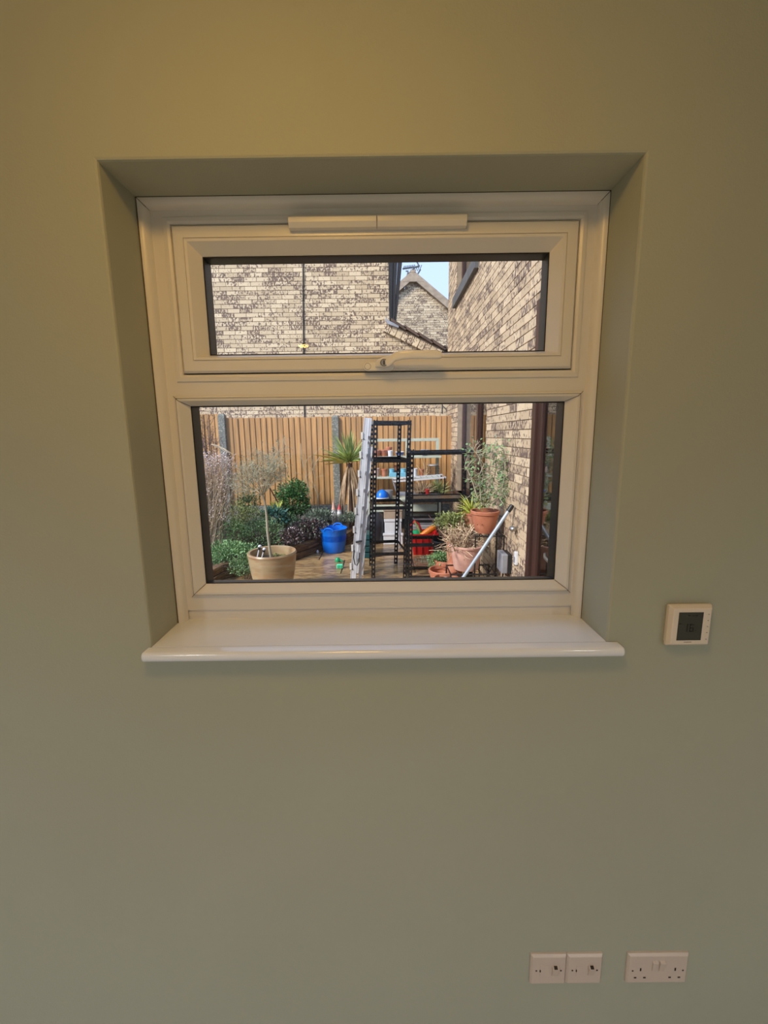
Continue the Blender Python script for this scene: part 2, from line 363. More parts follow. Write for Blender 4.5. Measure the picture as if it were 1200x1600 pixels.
# back door that lets the daylight in
d1 = thing('door_1', (DX0, RY0-.1, FZ), kind='structure')
for a, b in ((DX0, DX0+.06), (-0.13, -0.07), (DX1-.06, DX1)): MB().box((a, RY0-.12, FZ), (b, RY0-.05, DZ1)).build('stile', 'upvc', d1)
for a, b in ((FZ, FZ+.09), (DZ1-.06, DZ1)): MB().box((DX0+.06, RY0-.118, a), (DX1-.06, RY0-.052, b)).build('rail', 'upvc', d1)
for a, b in ((DX0+.06, -0.13), (-0.07, DX1-.06)): MB().box((a, RY0-.088, FZ+.09), (b, RY0-.082, DZ1-.06)).build('pane', 'clear_glass', d1)
def portal(loc, rot, sx_, sy_):
    l = bpy.data.lights.new('daylight_portal', 'AREA'); l.shape = 'RECTANGLE'; l.size = sx_; l.size_y = sy_; l.cycles.is_portal = True
    o = bpy.data.objects.new('daylight_portal', l); COL.objects.link(o); o.location = loc; o.rotation_euler = rot
portal(((DX0+DX1)/2, RY0-.16, (FZ+DZ1)/2), (math.pi/2, 0, 0), DX1-DX0, DZ1-FZ)
portal((W_/2, WT+.01, H_/2), (math.pi/2, 0, math.pi), W_, H_)
def ceiling_lamp(x, y, label, strength, col, k=1.0):
    t = thing('ceiling_lamp', (x, y, CZ), label, 'lamp', 'warm ceiling lamps')
    MB().lathe((x, y, CZ-.02), [(.17*k, 0), (.17*k, .02)], 32, True, True).build('base', 'lamp_base', t, smooth=True)
    nm = 'lamp_glow_%d' % len(M)
    mat(nm, col, 0.5, emit=strength)
    MB().lathe((x, y, CZ-.02-.065*k), [(.02*k, 0), (.09*k, .008*k), (.13*k, .025*k), (.155*k, .05*k), (.16*k, .065*k)], 32, True, False).build('diffuser', nm, t, smooth=True)
LC = (1.0, 0.56, 0.13, 1)
ceiling_lamp(-0.23, -3.0, 'small round warm ceiling lamp in the middle of the room', 60.0, LC, 0.3)
ceiling_lamp(0.32, -0.72, 'round warm ceiling lamp close to the window wall', 23.0, LC)
def fill_spot(x, y, label, power, half, col):  # unseen spots added to fill the wall with neutral light
    t = thing('fill_spot', (x, y, CZ), label, 'lamp')
    MB().lathe((x, y, CZ-.035), [(.060, 0), (.060, .035)], 24, False, False).lathe((x, y, CZ-.035), [(.052, 0), (.052, .034)], 24, False, True).add([], []).build('housing', 'lamp_base', t, smooth=True)
    l = bpy.data.lights.new('fill_spot_beam', 'SPOT'); l.energy = power; l.color = col; l.spot_size = 2*math.radians(half); l.spot_blend = 1.0; l.shadow_soft_size = .045
    o = bpy.data.objects.new('fill_spot_beam', l); COL.objects.link(o); o.parent = t; o.location = (0, 0, -.04)
fill_spot(-1.0, -2.3, 'added cool white fill spot left of the window', 120.0, 80, (0.97, 0.97, 1.0))
fill_spot(1.98, -2.3, 'added cool white fill spot right of the window', 72.0, 80, (0.98, 0.97, 0.99))

# ================================================================== window_1
win = thing('window_1', (W_/2, DEP, 0.0), 'white plastic window with a top hung sash above a fixed pane', kind='structure')
FY = DEP
U0 = (0.057, 0.566, 0.896, 0.861)      # opening of the frame for the sash
U1 = (0.111, 0.608, 0.843, 0.807)      # sight size of the upper glass
L0 = (0.0325, 0.062, 0.9225, 0.521)
L1 = (0.0595, 0.0875, 0.892, 0.501)
mb = MB()
xs = [0.0, L0[0], U0[0], U0[2], L0[2], W_]; zs = [0.027, L0[1], L0[3], U0[1], U0[3], H_]
for i in range(5):
    for j in range(5):
        cx_, cz_ = (xs[i]+xs[i+1])/2, (zs[j]+zs[j+1])/2
        if (U0[0] < cx_ < U0[2] and U0[1] < cz_ < U0[3]) or (L0[0] < cx_ < L0[2] and L0[1] < cz_ < L0[3]): continue
        mb.box((xs[i], FY, zs[j]), (xs[i+1], FY+.038, zs[j+1]))
def inset(r, d, y): return (r[0]+d, r[1]+d, r[2]-d, r[3]-d, y)
fr_o = mb.build('frame', 'upvc', win)
MB().box((0.0, FY+.004, -0.012), (W_, FY+.045, 0.0268)).build('base_strip', 'upvc', win)
# raised moulding lines on the frame face round each opening
MB().rings([inset(U0, -.016, FY+.0005), inset(U0, -.014, FY-.0035), inset(U0, -.006, FY-.0045), inset(U0, -.001, FY-.002), inset(U0, 0, FY+.012)]).build('moulding', 'upvc', win)
# outer half of the frame, dark foil outside
mb = MB()
for i in range(5):
    for j in range(5):
        cx_, cz_ = (xs[i]+xs[i+1])/2, (zs[j]+zs[j+1])/2
        if (U1[0] < cx_ < U1[2] and U1[1] < cz_ < U1[3]): continue
        if (U0[0] < cx_ < U0[2] and U0[1] < cz_ < U0[3]) or (L0[0] < cx_ < L0[2] and L0[1] < cz_ < L0[3]): continue
        mb.box((xs[i], FY+.038, zs[j]), (xs[i+1], FY+.066, zs[j+1]))
mb.build('outer_frame', 'dark_foil', win)
MB().rings([L0+(FY+.030,), L0+(FY+.066,), (L1[0], L1[1]-.007, L1[2], L1[3], FY+.062), L1+(FY+.0225,), inset(L0, .004, FY+.0225)]).build('outer_bead', 'dark_foil', win)
# quadrant trim covering the joint with the plaster
tr_w = 0.0175
mb = MB()
prof = [(0.0, 0.018), (0.004, 0.0175), (0.010, 0.0145), (0.0145, 0.009), (tr_w, 0.0)]
prof_trim = list(prof)
def trim_piece(pts_fn, n):
    vs = []; fs = []
    for i, (d, h) in enumerate(prof): vs += pts_fn(d, h)
    for i in range(len(prof)-1): fs.append((2*i, 2*i+1, 2*i+3, 2*i+2))
    return vs, fs
A = trim_piece(lambda d, h: [(d, FY-h, -.001), (d, FY-h, H_-d)], 0)
B = trim_piece(lambda d, h: [(W_-d, FY-h, -.001), (W_-d, FY-h, H_-d)], 0)
C_ = trim_piece(lambda d, h: [(d, FY-h, H_-d), (W_-d, FY-h, H_-d)], 0)
for nm, q in (('side', A), ('side', B), ('head', C_)):
    o = MB().add(*q).build('trim_strip', 'upvc', win, smooth=True)
# ---- top hung sash
sash = thing('sash', (W_/2-win.location.x, FY-win.location.y, U0[1]-win.location.z)); sash.parent = win
g = 0.0028
MB().rings([inset(U0, g, FY+.030), inset(U0, g, FY-.004), inset(U0, g+.004, FY-.009), inset(U0, .027, FY-.010), inset(U0, .0275, FY-.0075), inset(U0, .0285, FY-.0075),
            inset(U0, .029, FY-.010), inset(U0, .034, FY-.0095), U1[:2]+U1[2:]+(FY+.016,), U1+(FY+.0185,)]).build('sash_frame', 'upvc', sash)
MB().rings([inset(U0, .001, FY+.029), inset(U0, .008, FY+.029)]).build('draught_seal', 'black_gasket', sash)
MB().rings([inset(U1, -.002, FY+.018), inset(U1, .0022, FY+.0165), inset(U1, .0022, FY+.0215)]).build('gasket', 'black_gasket', sash)
MB().rings([inset(U1, -.01, FY+.0265), U1+(FY+.0265,), (U1[0], U1[1]-.006, U1[2], U1[3], FY+.062), inset(U0, .002, FY+.066), inset(U0, .002, FY+.031)]).build('outer_bead', 'dark_foil', sash)
MB().box((U1[0]-.008, FY+.0215, U1[1]-.008), (U1[2]+.008, FY+.0255, U1[3]+.008)).build('pane', 'clear_glass', sash)
# ---- fixed lower pane
MB().rings([L0+(FY+.001,), inset(L0, .0005, FY-.004), inset(L0, .004, FY-.006), inset(L0, .010, FY-.0055), L1+(FY+.014,), L1+(FY+.0165,)]).build('glazing_bead', 'upvc', win)
MB().rings([inset(L0, .0045, FY-.0062), inset(L0, .0052, FY-.0064)]).build('bead_line', 'black_gasket', win)
MB().rings([inset(L1, -.002, FY+.016), inset(L1, .0022, FY+.0145), inset(L1, .0022, FY+.0185)]).build('gasket', 'black_gasket', win)
lp = MB().box((L1[0]-.008, FY+.0185, L1[1]-.008), (L1[2]+.008, FY+.0225, L1[3]+.008)).build('pane', 'clear_glass', win)
# etched safety mark in the corner of the lower glass: ring with a small heart-shaped tick
c0 = at(868, 637, FY+.018)
mb = MB()
def flat_ring(mb, c, r0, r1, y, n=24, a0=0, a1=2*math.pi):
    vs = []; fs = []
    for i in range(n+1):
        a = a0+(a1-a0)*i/n
        vs += [(c.x+r0*math.cos(a), y, c.z+r0*math.sin(a)), (c.x+r1*math.cos(a), y, c.z+r1*math.sin(a))]
    for i in range(n): fs.append((2*i, 2*i+1, 2*i+3, 2*i+2))
    mb.add(vs, fs)
flat_ring(mb, c0, .0060, .0068, FY+.0182)
flat_ring(mb, c0+Vector((-.0014, 0, .001)), .0012, .0020, FY+.0182, 10, 0, math.pi)
flat_ring(mb, c0+Vector((.0014, 0, .001)), .0012, .0020, FY+.0182, 10, 0, math.pi)
mb.add([(c0.x-.0034, FY+.0182, c0.z+.001), (c0.x-.0026, FY+.0182, c0.z+.001), (c0.x, FY+.0182, c0.z-.0024), (c0.x, FY+.0182, c0.z-.0036)], [(0, 1, 2, 3)])
mb.add([(c0.x+.0034, FY+.0182, c0.z+.001), (c0.x+.0026, FY+.0182, c0.z+.001), (c0.x, FY+.0182, c0.z-.0024), (c0.x, FY+.0182, c0.z-.0036)], [(0, 1, 2, 3)])
mb.build('etched_mark', 'etched_mark', lp)
# ---- trickle vent
vt = thing('trickle_vent', (0.4815-win.location.x, FY-.011-win.location.y, .842-win.location.z)); vt.parent = win
vx0, vx1, vs_ = .3035, .6605, .4805
def vent_half(a, b):
    pr = [(FY-.010, .8655), (FY-.024, .8650), (FY-.028, .8615), (FY-.028, .852), (FY-.022, .8435), (FY-.010, .8425)]
    return MB().prism([(a, y, z) for y, z in pr], (b-a, 0, 0))
vent_half(vx0, vs_-.0006).build('vent_cover', 'upvc', vt, bevel=.001)
vent_half(vs_+.0006, vx1).build('vent_cover', 'upvc', vt, bevel=.001)
MB().box((vx0+.004, FY-.013, .8435), (vx1-.004, FY-.0098, .8665)).build('back_plate', 'upvc', vt)
# ---- handle
hd = thing('handle', (.47-win.location.x, FY-.01-win.location.y, .575-win.location.z)); hd.parent = win
y0 = FY-.0095
def rrect(x0, z0, x1, z1, r, y, n=6):
    pts = []
    for cx_, cz_, a0 in ((x1-r, z1-r, 0), (x0+r, z1-r, 90), (x0+r, z0+r, 180), (x1-r, z0+r, 270)):
        for i in range(n+1):
            a = math.radians(a0+90*i/n); pts.append((cx_+r*math.cos(a), y, cz_+r*math.sin(a)))
    return pts
def hp_(px, py, d): p = at(px, py, y0-d); return p
q0, q1 = hp_(567.5, 579.5, .010), hp_(616, 565.0, .010)
MB().prism(rrect(q0.x, q0.z, q1.x, q1.z, (q1.z-q0.z)*.49, y0), (0, -.010, 0)).build('escutcheon', 'handle_white', hd, smooth=True, bevel=.0015)
# lever: broad boss over the lock, then a long flat paddle reaching over the bead
path = [((586.5, 569.5), .009, .0052), ((590, 568), .013, .0076), ((597, 566.5), .018, .0098), ((606, 565), .022, .0112), ((612, 561.5), .026, .0108), ((617, 557.5), .030, .0094), ((628, 555.2), .033, .0086),
        ((645, 554.2), .0345, .0086), ((668, 554.0), .035, .0088), ((682, 554.2), .035, .0086), ((688, 554.6), .0345, .0074), ((690.5, 555), .034, .0045)]
vs = []; fs = []; n_ = 16
for ((px_, py_), d_, r_) in path:
    p_ = hp_(px_, py_, d_)
    for k in range(n_):
        a = 2*math.pi*k/n_; ca, sa = math.cos(a), math.sin(a)
        vs.append((p_.x, p_.y+.0055*math.copysign(abs(ca)**.6, ca), p_.z+r_*math.copysign(abs(sa)**.6, sa)))
for i in range(len(path)-1):
    fs += [(i*n_+k, i*n_+(k+1)%n_, (i+1)*n_+(k+1)%n_, (i+1)*n_+k) for k in range(n_)]
fs += [tuple(range(n_)), tuple(range((len(path)-1)*n_, len(path)*n_))]
MB().add(vs, fs).build('lever', 'handle_white', hd, smooth=True)
c1 = hp_(574.5, 572.5, .010)
o = MB(); flat_ring(o, Vector((c1.x, 0, c1.z)), .0062, .0068, y0-.0102); o.build('screw_cover', 'seam_and_gap_shade', hd)
lockc = hp_(600, 566.5, .0258)
MB().prism([(lockc.x+.0085*math.cos(a*math.pi/12), lockc.y, lockc.z+.0066*math.sin(a*math.pi/12)) for a in range(24)], (0, .010, 0)).build('lock_barrel', 'steel', hd, smooth=True)
o = MB(); flat_ring(o, Vector((lockc.x, 0, lockc.z)), .0066, .0074, lockc.y-.0003); o.build('lock_ring', 'hole_dark', hd)
MB().box((lockc.x-.0011, lockc.y-.0005, lockc.z-.0042), (lockc.x+.0011, lockc.y+.002, lockc.z+.0042)).build('keyhole', 'hole_dark', hd)
# ---- dark strip painting the caulk line and shadow gap against the plaster, and mitre joints
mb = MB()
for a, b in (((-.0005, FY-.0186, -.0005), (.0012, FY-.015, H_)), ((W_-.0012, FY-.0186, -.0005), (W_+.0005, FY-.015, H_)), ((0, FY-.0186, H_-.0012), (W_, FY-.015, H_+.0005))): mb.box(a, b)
mb.build('seam_and_gap_shade', 'seam_and_gap_shade', win)
mb = MB()
def mitre(a, b, w=.0006):
    a, b = Vector(a), Vector(b); d = (b-a).normalized(); s_ = d.cross(Vector((0, 1, 0))).normalized()
    mb.add([a-s_*w, a+s_*w, b+s_*w, b-s_*w], [(0, 1, 2, 3)])
for sgn, x_ in ((1, 0.0), (-1, W_)): 
    for (d0, h0), (d1, h1) in zip(prof_trim[:-1], prof_trim[1:]): mitre((x_+sgn*d0, FY-h0-.0006, H_-d0), (x_+sgn*d1, FY-h1-.0006, H_-d1))
for xa, xb in ((L0[0], L1[0]), (L0[2], L1[2])):
    for za, zb in ((L0[1], L1[1]), (L0[3], L1[3])):
        mx_, mz_ = xa+(.010 if xb > xa else -.010), za+(.010 if zb > za else -.010)
        mitre((xa, FY-.0066, za), (mx_, FY-.0066, mz_)); mitre((mx_, FY-.0063, mz_), (xb, FY+.0132, zb))
mb.build('mitre_joint', 'seam_and_gap_shade', win)

# ================================================================== window board (sill)
sb = thing('sill', (W_/2, 0.05, -.018), 'glossy white window board with rounded front edge', kind='structure')
sx0, sx1 = -.0085, .9715
mb = MB()
n_ = 8; prof = []
for i in range(n_+1):
    a = math.pi/2+math.pi*i/n_; prof.append((-.0235+.0102*math.cos(a)*.75, -.007+.0102*math.sin(a)))
# nosing runs the full width, the board sits between the reveals
mb.prism([(sx0, y, z) for y, z in [(0.0, prof[0][1])]+prof+[(0.0, prof[-1][1])]], (sx1-sx0, 0, 0))
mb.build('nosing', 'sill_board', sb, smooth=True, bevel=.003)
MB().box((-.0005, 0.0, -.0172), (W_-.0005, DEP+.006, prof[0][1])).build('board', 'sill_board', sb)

# ================================================================== thermostat
th = thing('thermostat', (1.105, 0, -.0005), 'square white digital room thermostat with a dark display on the wall', 'thermostat')
T0 = (1.0615, -.0005, 1.1485, .0875)
MB().rings([inset(T0, .004, 0)[:4]+(0.0,), inset(T0, .004, -.006), T0+(-.007,), inset(T0, .0005, -.013), inset(T0, .005, -.0205), inset(T0, .0068, -.0215)], True).build('case', 'thermo_plastic', th, bevel=.0015)
ly = -.0217
LX0, LZ0, LX1, LZ1 = 1.0775, .0145, 1.1265, .0745
MB().box((LX0, ly-.0004, LZ0), (LX1, ly+.002, LZ1)).build('display', 'lcd', th)
def seg7(mb, x, z, w, h, t, segs, y, d=.0003):
    S_ = {'a': (x, z+h-t, x+w, z+h), 'g': (x, z+h/2-t/2, x+w, z+h/2+t/2), 'd': (x, z, x+w, z+t), 'f': (x, z+h/2, x+t, z+h), 'e': (x, z, x+t, z+h/2),
          'b': (x+w-t, z+h/2, x+w, z+h), 'c': (x+w-t, z, x+w, z+h/2)}
    for q in segs: a = S_[q]; mb.box((a[0], y-d, a[1]), (a[2], y, a[3]))
mb = MB(); yd = ly-.0004
seg7(mb, 1.0920, .0330, .0058, .0165, .0020, 'bc', yd); seg7(mb, 1.1015, .0330, .0085, .0165, .0020, 'afedcg', yd)
mb.box((1.1135, yd-.0003, .0345), (1.1148, yd, .0362))
mb.build('digits', 'lcd_digit', th)
mb = MB()
for a, b in ((1.096, 1.1005), (1.1055, 1.1085), (1.112, 1.1155)): mb.box((a, yd-.0003, .0665), (b, yd, .0685))
mb.box((1.0792, yd-.0003, .0490), (1.0840, yd, .0512))
mb.build('status_marks', 'lcd_digit', th)
mb = MB()
for i in range(6): mb.box((1.0935+i*.0026, ly-.0001, .0096), (1.0953+i*.0026, ly+.0006, .0114))
mb.build('maker_print', 'grey_print', th)
for i, z in enumerate((.0700, .0570, .0440, .0310, .0165)):
    MB().lathe((1.1370, ly-.0001, z), [(.0016, 0), (.0010, 0)], 10).add([(1.1352, ly-.0002, z-.0003), (1.1388, ly-.0002, z-.0003), (1.1388, ly-.0002, z+.0003), (1.1352, ly-.0002, z+.0003)], [(0, 1, 2, 3)]).build('touch_key', 'grey_print', th)

# ================================================================== spur switches and double socket
def plate(t, x0, z0, x1, z1):
    MB().rings([(x0, z0, x1, z1, 0.0), (x0, z0, x1, z1, -.004), (x0+.004, z0+.004, x1-.004, z1-.004, -.0085), (x0+.0055, z0+.0055, x1-.0055, z1-.0055, -.009)], True).build('plate', 'socket_plastic', t, bevel=.0008)
def screw(t, x, z):
    o = MB().prism([(x+.0022*math.cos(a*math.pi/6), -.0088, z+.0022*math.sin(a*math.pi/6)) for a in range(12)], (0, -.0005, 0)).build('screw', 'hole_dark', t)
for i in range(2):
    x0 = .8255+i*.0865; z0 = -.8815
    lb = ('white fused switch plate, left one of the touching pair', 'white fused switch plate, the one of the pair nearer the double socket')[i]
    t = thing('switch_plate', (x0+.043, 0, z0), lb, 'switch', 'low fused switches on the wall')
    plate(t, x0, z0, x0+.086, z0+.086)
    screw(t, x0+.0135, z0+.043); screw(t, x0+.0725, z0+.043)
    fh = MB().box((x0+.0225, -.0098, z0+.027), (x0+.0430, -.0088, z0+.059)).build('fuse_holder', 'socket_plastic', t, bevel=.0006)
    MB().box((x0+.0215, -.0102, z0+.040), (x0+.0240, -.0092, z0+.046)).build('finger_notch', 'hole_dark', fh)
    rk = MB().prism([(x0+.0510, -.0088, z0+.028), (x0+.0510, -.0098, z0+.028), (x0+.0510, -.0165, z0+.056), (x0+.0510, -.0088, z0+.060)], (.0150, 0, 0)).build('rocker', 'socket_plastic', t, bevel=.0006)
    MB().prism([(x0+.0538, -.0164, z0+.0565), (x0+.0538, -.0110, z0+.0596), (x0+.0618, -.0110, z0+.0596), (x0+.0618, -.0164, z0+.0565)], (0, 0, .0006)).build('rocker_mark', 'hole_dark', rk)
x0, z0 = 1.0575, -.8815
t = thing('double_socket', (x0+.073, 0, z0), 'white double wall socket with two rocker switches', 'socket')
plate(t, x0, z0, x0+.146, z0+.086)
screw(t, x0+.0128, z0+.040); screw(t, x0+.1332, z0+.040)
for cx_ in (.0315, .1145):
    for dx, dz, w_, h_ in ((0, .0435, .0036, .0085), (-.0112, .0195, .0062, .0038), (.0112, .0195, .0062, .0038)):
        MB().box((x0+cx_+dx-w_/2, -.0093, z0+dz-h_/2), (x0+cx_+dx+w_/2, -.0089, z0+dz+h_/2)).build('pin_hole', 'hole_dark', t)
for cx_ in (.0645, .0815):
    MB().prism([(x0+cx_-.0065, -.0088, z0+.040), (x0+cx_-.0065, -.0105, z0+.040), (x0+cx_-.0065, -.0140, z0+.067), (x0+cx_-.0065, -.0088, z0+.070)], (.0130, 0, 0)).build('rocker', 'socket_plastic', t, bevel=.001)

# ================================================================== outside: ground, patio
tag(MB().add([(-40, -40, ZG-.06), (40, -40, ZG-.06), (40, 60, ZG-.06), (-40, 60, ZG-.06)], [(0, 1, 2, 3)]).build('ground', 'soil', base=(0, 0, ZG-.06)), kind='structure')
patio = thing('patio', (0, 4, ZG-.05), kind='structure')
MB().box((-3.4, .25, ZG-.055), (1.65, 6.5, ZG-.008)).build('bedding', 'joint_sand', patio)
slab_mesh = {}
def slab(x, y, w_, d_, h):
    key = (w_, d_)
    if key not in slab_mesh:
        o = MB().box((.006, .006, -.03), (w_-.006, d_-.006, 0)).build('slab', 'sandstone', None, base=(0, 0, 0), bevel=.004); slab_mesh[key] = o
    else:
        o = slab_mesh[key].copy(); COL.objects.link(o)
    o.parent = patio; o.location = (x, y-4, .05+h)
rs = random.Random(3)
y = 0.3; row = 0
while y < 6.3:
    d_ = (.60, .45, .60, .30)[row % 4]; x = -3.35+(.25 if row % 2 else 0)
    while x < 1.6:
        w_ = rs.choice((.60, .60, .90, .45)); w_ = min(w_, 1.64-x)
        if w_ < .12: break
        w_ = round(w_, 2); slab(x, y, w_, d_, rs.uniform(-.003, .003)); x += w_
    y += d_; row += 1

# ================================================================== brick walls
UP = [(311, 398), (863, 387), (857, 545), (323, 554)]
LO = [(292, 636), (887, 625), (870, 910), (319, 914)]
def inpoly(px, py, P):
    s = None
    for i in range(4):
        x0, y0 = P[i]; x1, y1 = P[(i+1) % 4]; c = (x1-x0)*(py-y0)-(y1-y0)*(px-x0)
        if s is None: s = c > 0
        elif (c > 0) != s: return False
    return True
def seen(p):
    px, py, z = proj(p)
    return z > 0 and (inpoly(px, py, UP) or inpoly(px, py, LO))
BL_, BH, BJ, BP = .215, .067, .009, .008
def brick_boxes(O, u, n, ulen, z0, z1, keep, holes=(), bl=BL_, end=None):
    """running bond laid on plane O + u*s, proud of it along n; returns (s, z, length)"""
    out = []; c = 0; z = z0
    while z < z1-.03:
        s = -(bl+BJ)*(.5 if c % 2 else 0)
        lim = ulen if end is None else end(z+BH)
        while s < lim:
            a, b = max(s, 0.0), min(s+bl, lim)
            spans = [(a, b)] if b-a > .03 else []
            for h0, h1, hz0, hz1 in holes:
                if z+BH > hz0+.01 and z < hz1-.01:
                    new = []
                    for p, q in spans:
                        if q <= h0 or p >= h1: new.append((p, q)); continue
                        if h0-p > .03: new.append((p, h0))
                        if q-h1 > .03: new.append((h1, q))
                    spans = new
            for p, q in spans:
                if keep is None or keep((p+q)/2, z+BH/2): out.append((p, z, q-p))
            s += bl+BJ
        z += BH+BJ; c += 1
    return out
def lay_bricks(part, O, u, n, bricks, material, limit=300, see=None, min_px=8):
    O, u, n = Vector(O), Vector(u), Vector(n); rot = math.atan2(u.y, u.x)
    cand = []
    for s, z, l in bricks:
        c = O+u*(s+l/2)+Vector((0, 0, z+BH/2-O.z))
        ok = seen(c+n*BP) and (see is None or see(c)); pz = proj(c)[2]
        cand.append((-(l/pz if ok else -1), s, z, l, c))
    cand.sort(key=lambda t: t[0]); rest = MB(); src = None; k = 0
    off = world_loc(part)
    for pr, s, z, l, c in cand:
        if pr < 0 and k < limit:
            if src is None:
                h = BL_/2
                src = MB().box((-h, -BP, -BH/2), (h, .004, BH/2)).build('brick', material, None, base=(0, 0, 0)); o = src
                # outward face must look along n: local -y
            else: o = src.copy(); COL.objects.link(o)
            o.parent = part; o.location = c-off; o.rotation_euler = (0, 0, rot); o.scale = (l/BL_, 1, 1); k += 1
        else: rest.obox(c+n*(BP/2-.002), u*l/2, n*(BP/2+.002), (0, 0, BH/2))
    if rest.v: rest.build('brick_field', material, part, kind='stuff')
    return k

# ---- big house behind the fence (faces the window)
FWY = 7.7
hA = thing('neighbour_house', (-1.5, FWY+2, ZG), 'large buff brick house wall rising behind the timber fence', 'house')
xc = at(607, 450, FWY).x                         # right corner of the tall part
r0, r1 = at(604, 508, FWY), at(690, 551, FWY)    # rake of the low roof verge
slope = (r1.z-r0.z)/(r1.x-r0.x)
rake = lambda x: r0.z+(x-r0.x)*slope-.06
TOPA = 4.2
wA = MB()
wA.prism([(-9.5, FWY, ZG), (3.2, FWY, ZG), (3.2, FWY, max(ZG+.3, rake(3.2))), (xc, FWY, rake(xc)), (xc, FWY, TOPA), (-9.5, FWY, TOPA)], (0, .25, 0))
wAo = wA.build('wall', 'mortar', hA)
OA = Vector((-9.4, FWY, ZG))
bA = brick_boxes(OA, None, None, xc+9.4+2.4, ZG, TOPA, None, end=lambda z: 9.4+(xc+.004 if z > rake(xc)-.03 else min(3.2, r0.x+(z+.09-r0.z)/slope)))
nA = lay_bricks(wAo, OA, (1, 0, 0), (0, -1, 0), bA, 'brick_buff', 300, lambda c: c.z > .74)
MB().box((-9.6, FWY-.35, TOPA), (xc+.2, FWY+5, TOPA+.15)).build('roof', 'far_roof', hA)
# dark boarded end that widens upwards beside the brickwork, with lead flashing at its foot
cl = thing('boarded_end', (xc-hA.location.x, FWY-hA.location.y, 2.4-hA.location.z)); cl.parent = hA
def pz(px, py, Y): return at(px, py, Y)
YB = FWY-.10
q = [(607, 390), (631, 390), (619.5, 504), (609, 497)]
for k in range(3):
    f0, f1 = k/3, (k+1)/3-.03
    lerp = lambda a, b, f: (a[0]+(b[0]-a[0])*f, a[1]+(b[1]-a[1])*f)
    pl = [lerp(q[0], q[1], f0), lerp(q[0], q[1], f1), lerp(q[3], q[2], f1), lerp(q[3], q[2], f0)]
    P = [pz(a, b, YB+.012*k) for a, b in pl]
    top0 = P[0]+(P[0]-P[3])*.9; top1 = P[1]+(P[1]-P[2])*.9
    MB().prism([top0, top1, P[2], P[3]], (0, .5, 0)).build('board', 'cladding_black', cl)
P = [pz(a, b, YB-.05) for a, b in ((603, 495), (606, 500), (623, 508), (623, 512), (606, 506), (602.5, 499))]
MB().prism(P, (0, .3, 0)).build('flashing', 'lead', hA)
# low roof: tile edges above a course of bricks on edge following the slope
lr = thing('low_roof', (1.2-hA.location.x, FWY-hA.location.y, 2.0-hA.location.z)); lr.parent = hA
d = Vector((1, 0, slope)).normalized(); up_ = Vector((-d.z, 0, d.x))
N = 15; st = (r1-r0).length*1.5/N
a0 = Vector((r0.x, FWY-.03, r0.z))
for k in range(int(N*1.6)):
    c = a0+d*(st*1.0*(k+.5))-up_*.055
    MB().obox(c, d*(st/2-.006), Vector((0, .06, 0)), up_*.075).build('brick', 'brick_buff', lr)
MB().obox(a0+d*(st*N*.8)-up_*.02+Vector((0, .04, 0)), d*st*N*.8, Vector((0, .08, 0)), up_*.07).build('verge_mortar', 'mortar', lr)
tl = .27
for k in range(12):
    c = a0+d*(tl*(k+.75))+up_*.075+Vector((0, .25, 0))
    tilt = (d+up_*-.10).normalized(); tu = Vector((-tilt.z, 0, tilt.x))
    MB().obox(c, tilt*(tl*.60), Vector((0, .38, 0)), tu*.022).build('tile', 'roof_tile', lr)
# cable running down the brickwork and a bracket
cb = [at(473.5, 396, FWY-.02), at(473.6, 470, FWY-.02), at(474.5, 553, FWY-.02), at(475.5, 640, FWY-.02)]
tag(MB().tube([cb[0]+Vector((0, 0, 1.0))]+cb+[cb[-1]-Vector((0, 0, .8))], .013, 6).build('wall_cable', 'cable_black', base=cb[-1]-Vector((0, 0, .8))), 'thin black cable running straight down the brick house wall', 'cable')
br = thing('cable_bracket', at(693, 640, 7.55), 'small black wire bracket at the brick corner above the fence end', 'bracket')
MB().tube([at(691, 630, 7.6), at(691, 646, 7.6)], .012, 6).build('bar', 'cable_black', br)
MB().tube([at(691, 633, 7.6), at(698, 641, 7.45), at(706, 644, 7.3)], .008, 6).build('wire', 'cable_black', br)

# ---- far gabled house
GY = 15.0
pk = at(645, 431, GY); e1 = at(703, 480, GY)
sl = (e1.z-pk.z)/(e1.x-pk.x)
hG = thing('gabled_house', (pk.x, GY+2, ZG), 'distant brick house with a pointed gable roof against the sky', 'house')
hw = 4.2
eav = pk.z+sl*hw
wg = MB().prism([(pk.x-hw, GY, ZG), (pk.x+hw, GY, ZG), (pk.x+hw, GY, eav), (pk.x, GY, pk.z-.02), (pk.x-hw, GY, eav)], (0, .3, 0)).build('wall', 'mortar', hG)
OG = Vector((pk.x-2.2, GY, 1.0))
bG = brick_boxes(OG, None, None, 5.5, 1.0, pk.z, lambda s, z: z < pk.z-.16+sl*abs(s-2.2))
lay_bricks(wg, OG, (1, 0, 0), (0, -1, 0), bG, 'brick_buff', 0)
rf = thing('roof', (0, -2, pk.z-ZG)); rf.parent = hG
for sgn in (-1, 1):
    dd = Vector((sgn, 0, sl)).normalized(); uu = Vector((-dd.z*sgn, 0, abs(dd.x)))
    uu = Vector((0, 0, 1))-dd*dd.z; uu.normalize()
    base = Vector((pk.x, GY, pk.z))
    L_ = hw*1.35
    MB().obox(base+dd*L_/2+uu*.055+Vector((0, 3, 0)), dd*(L_/2+.02), Vector((0, 3.15, 0)), uu*.05).build('roof_slope', 'far_roof', rf)
    MB().obox(base+dd*L_/2-uu*.05+Vector((0, -.10, 0)), dd*(L_/2+.03), Vector((0, .06, 0)), uu*.06).build('bargeboard', 'far_roof', rf)
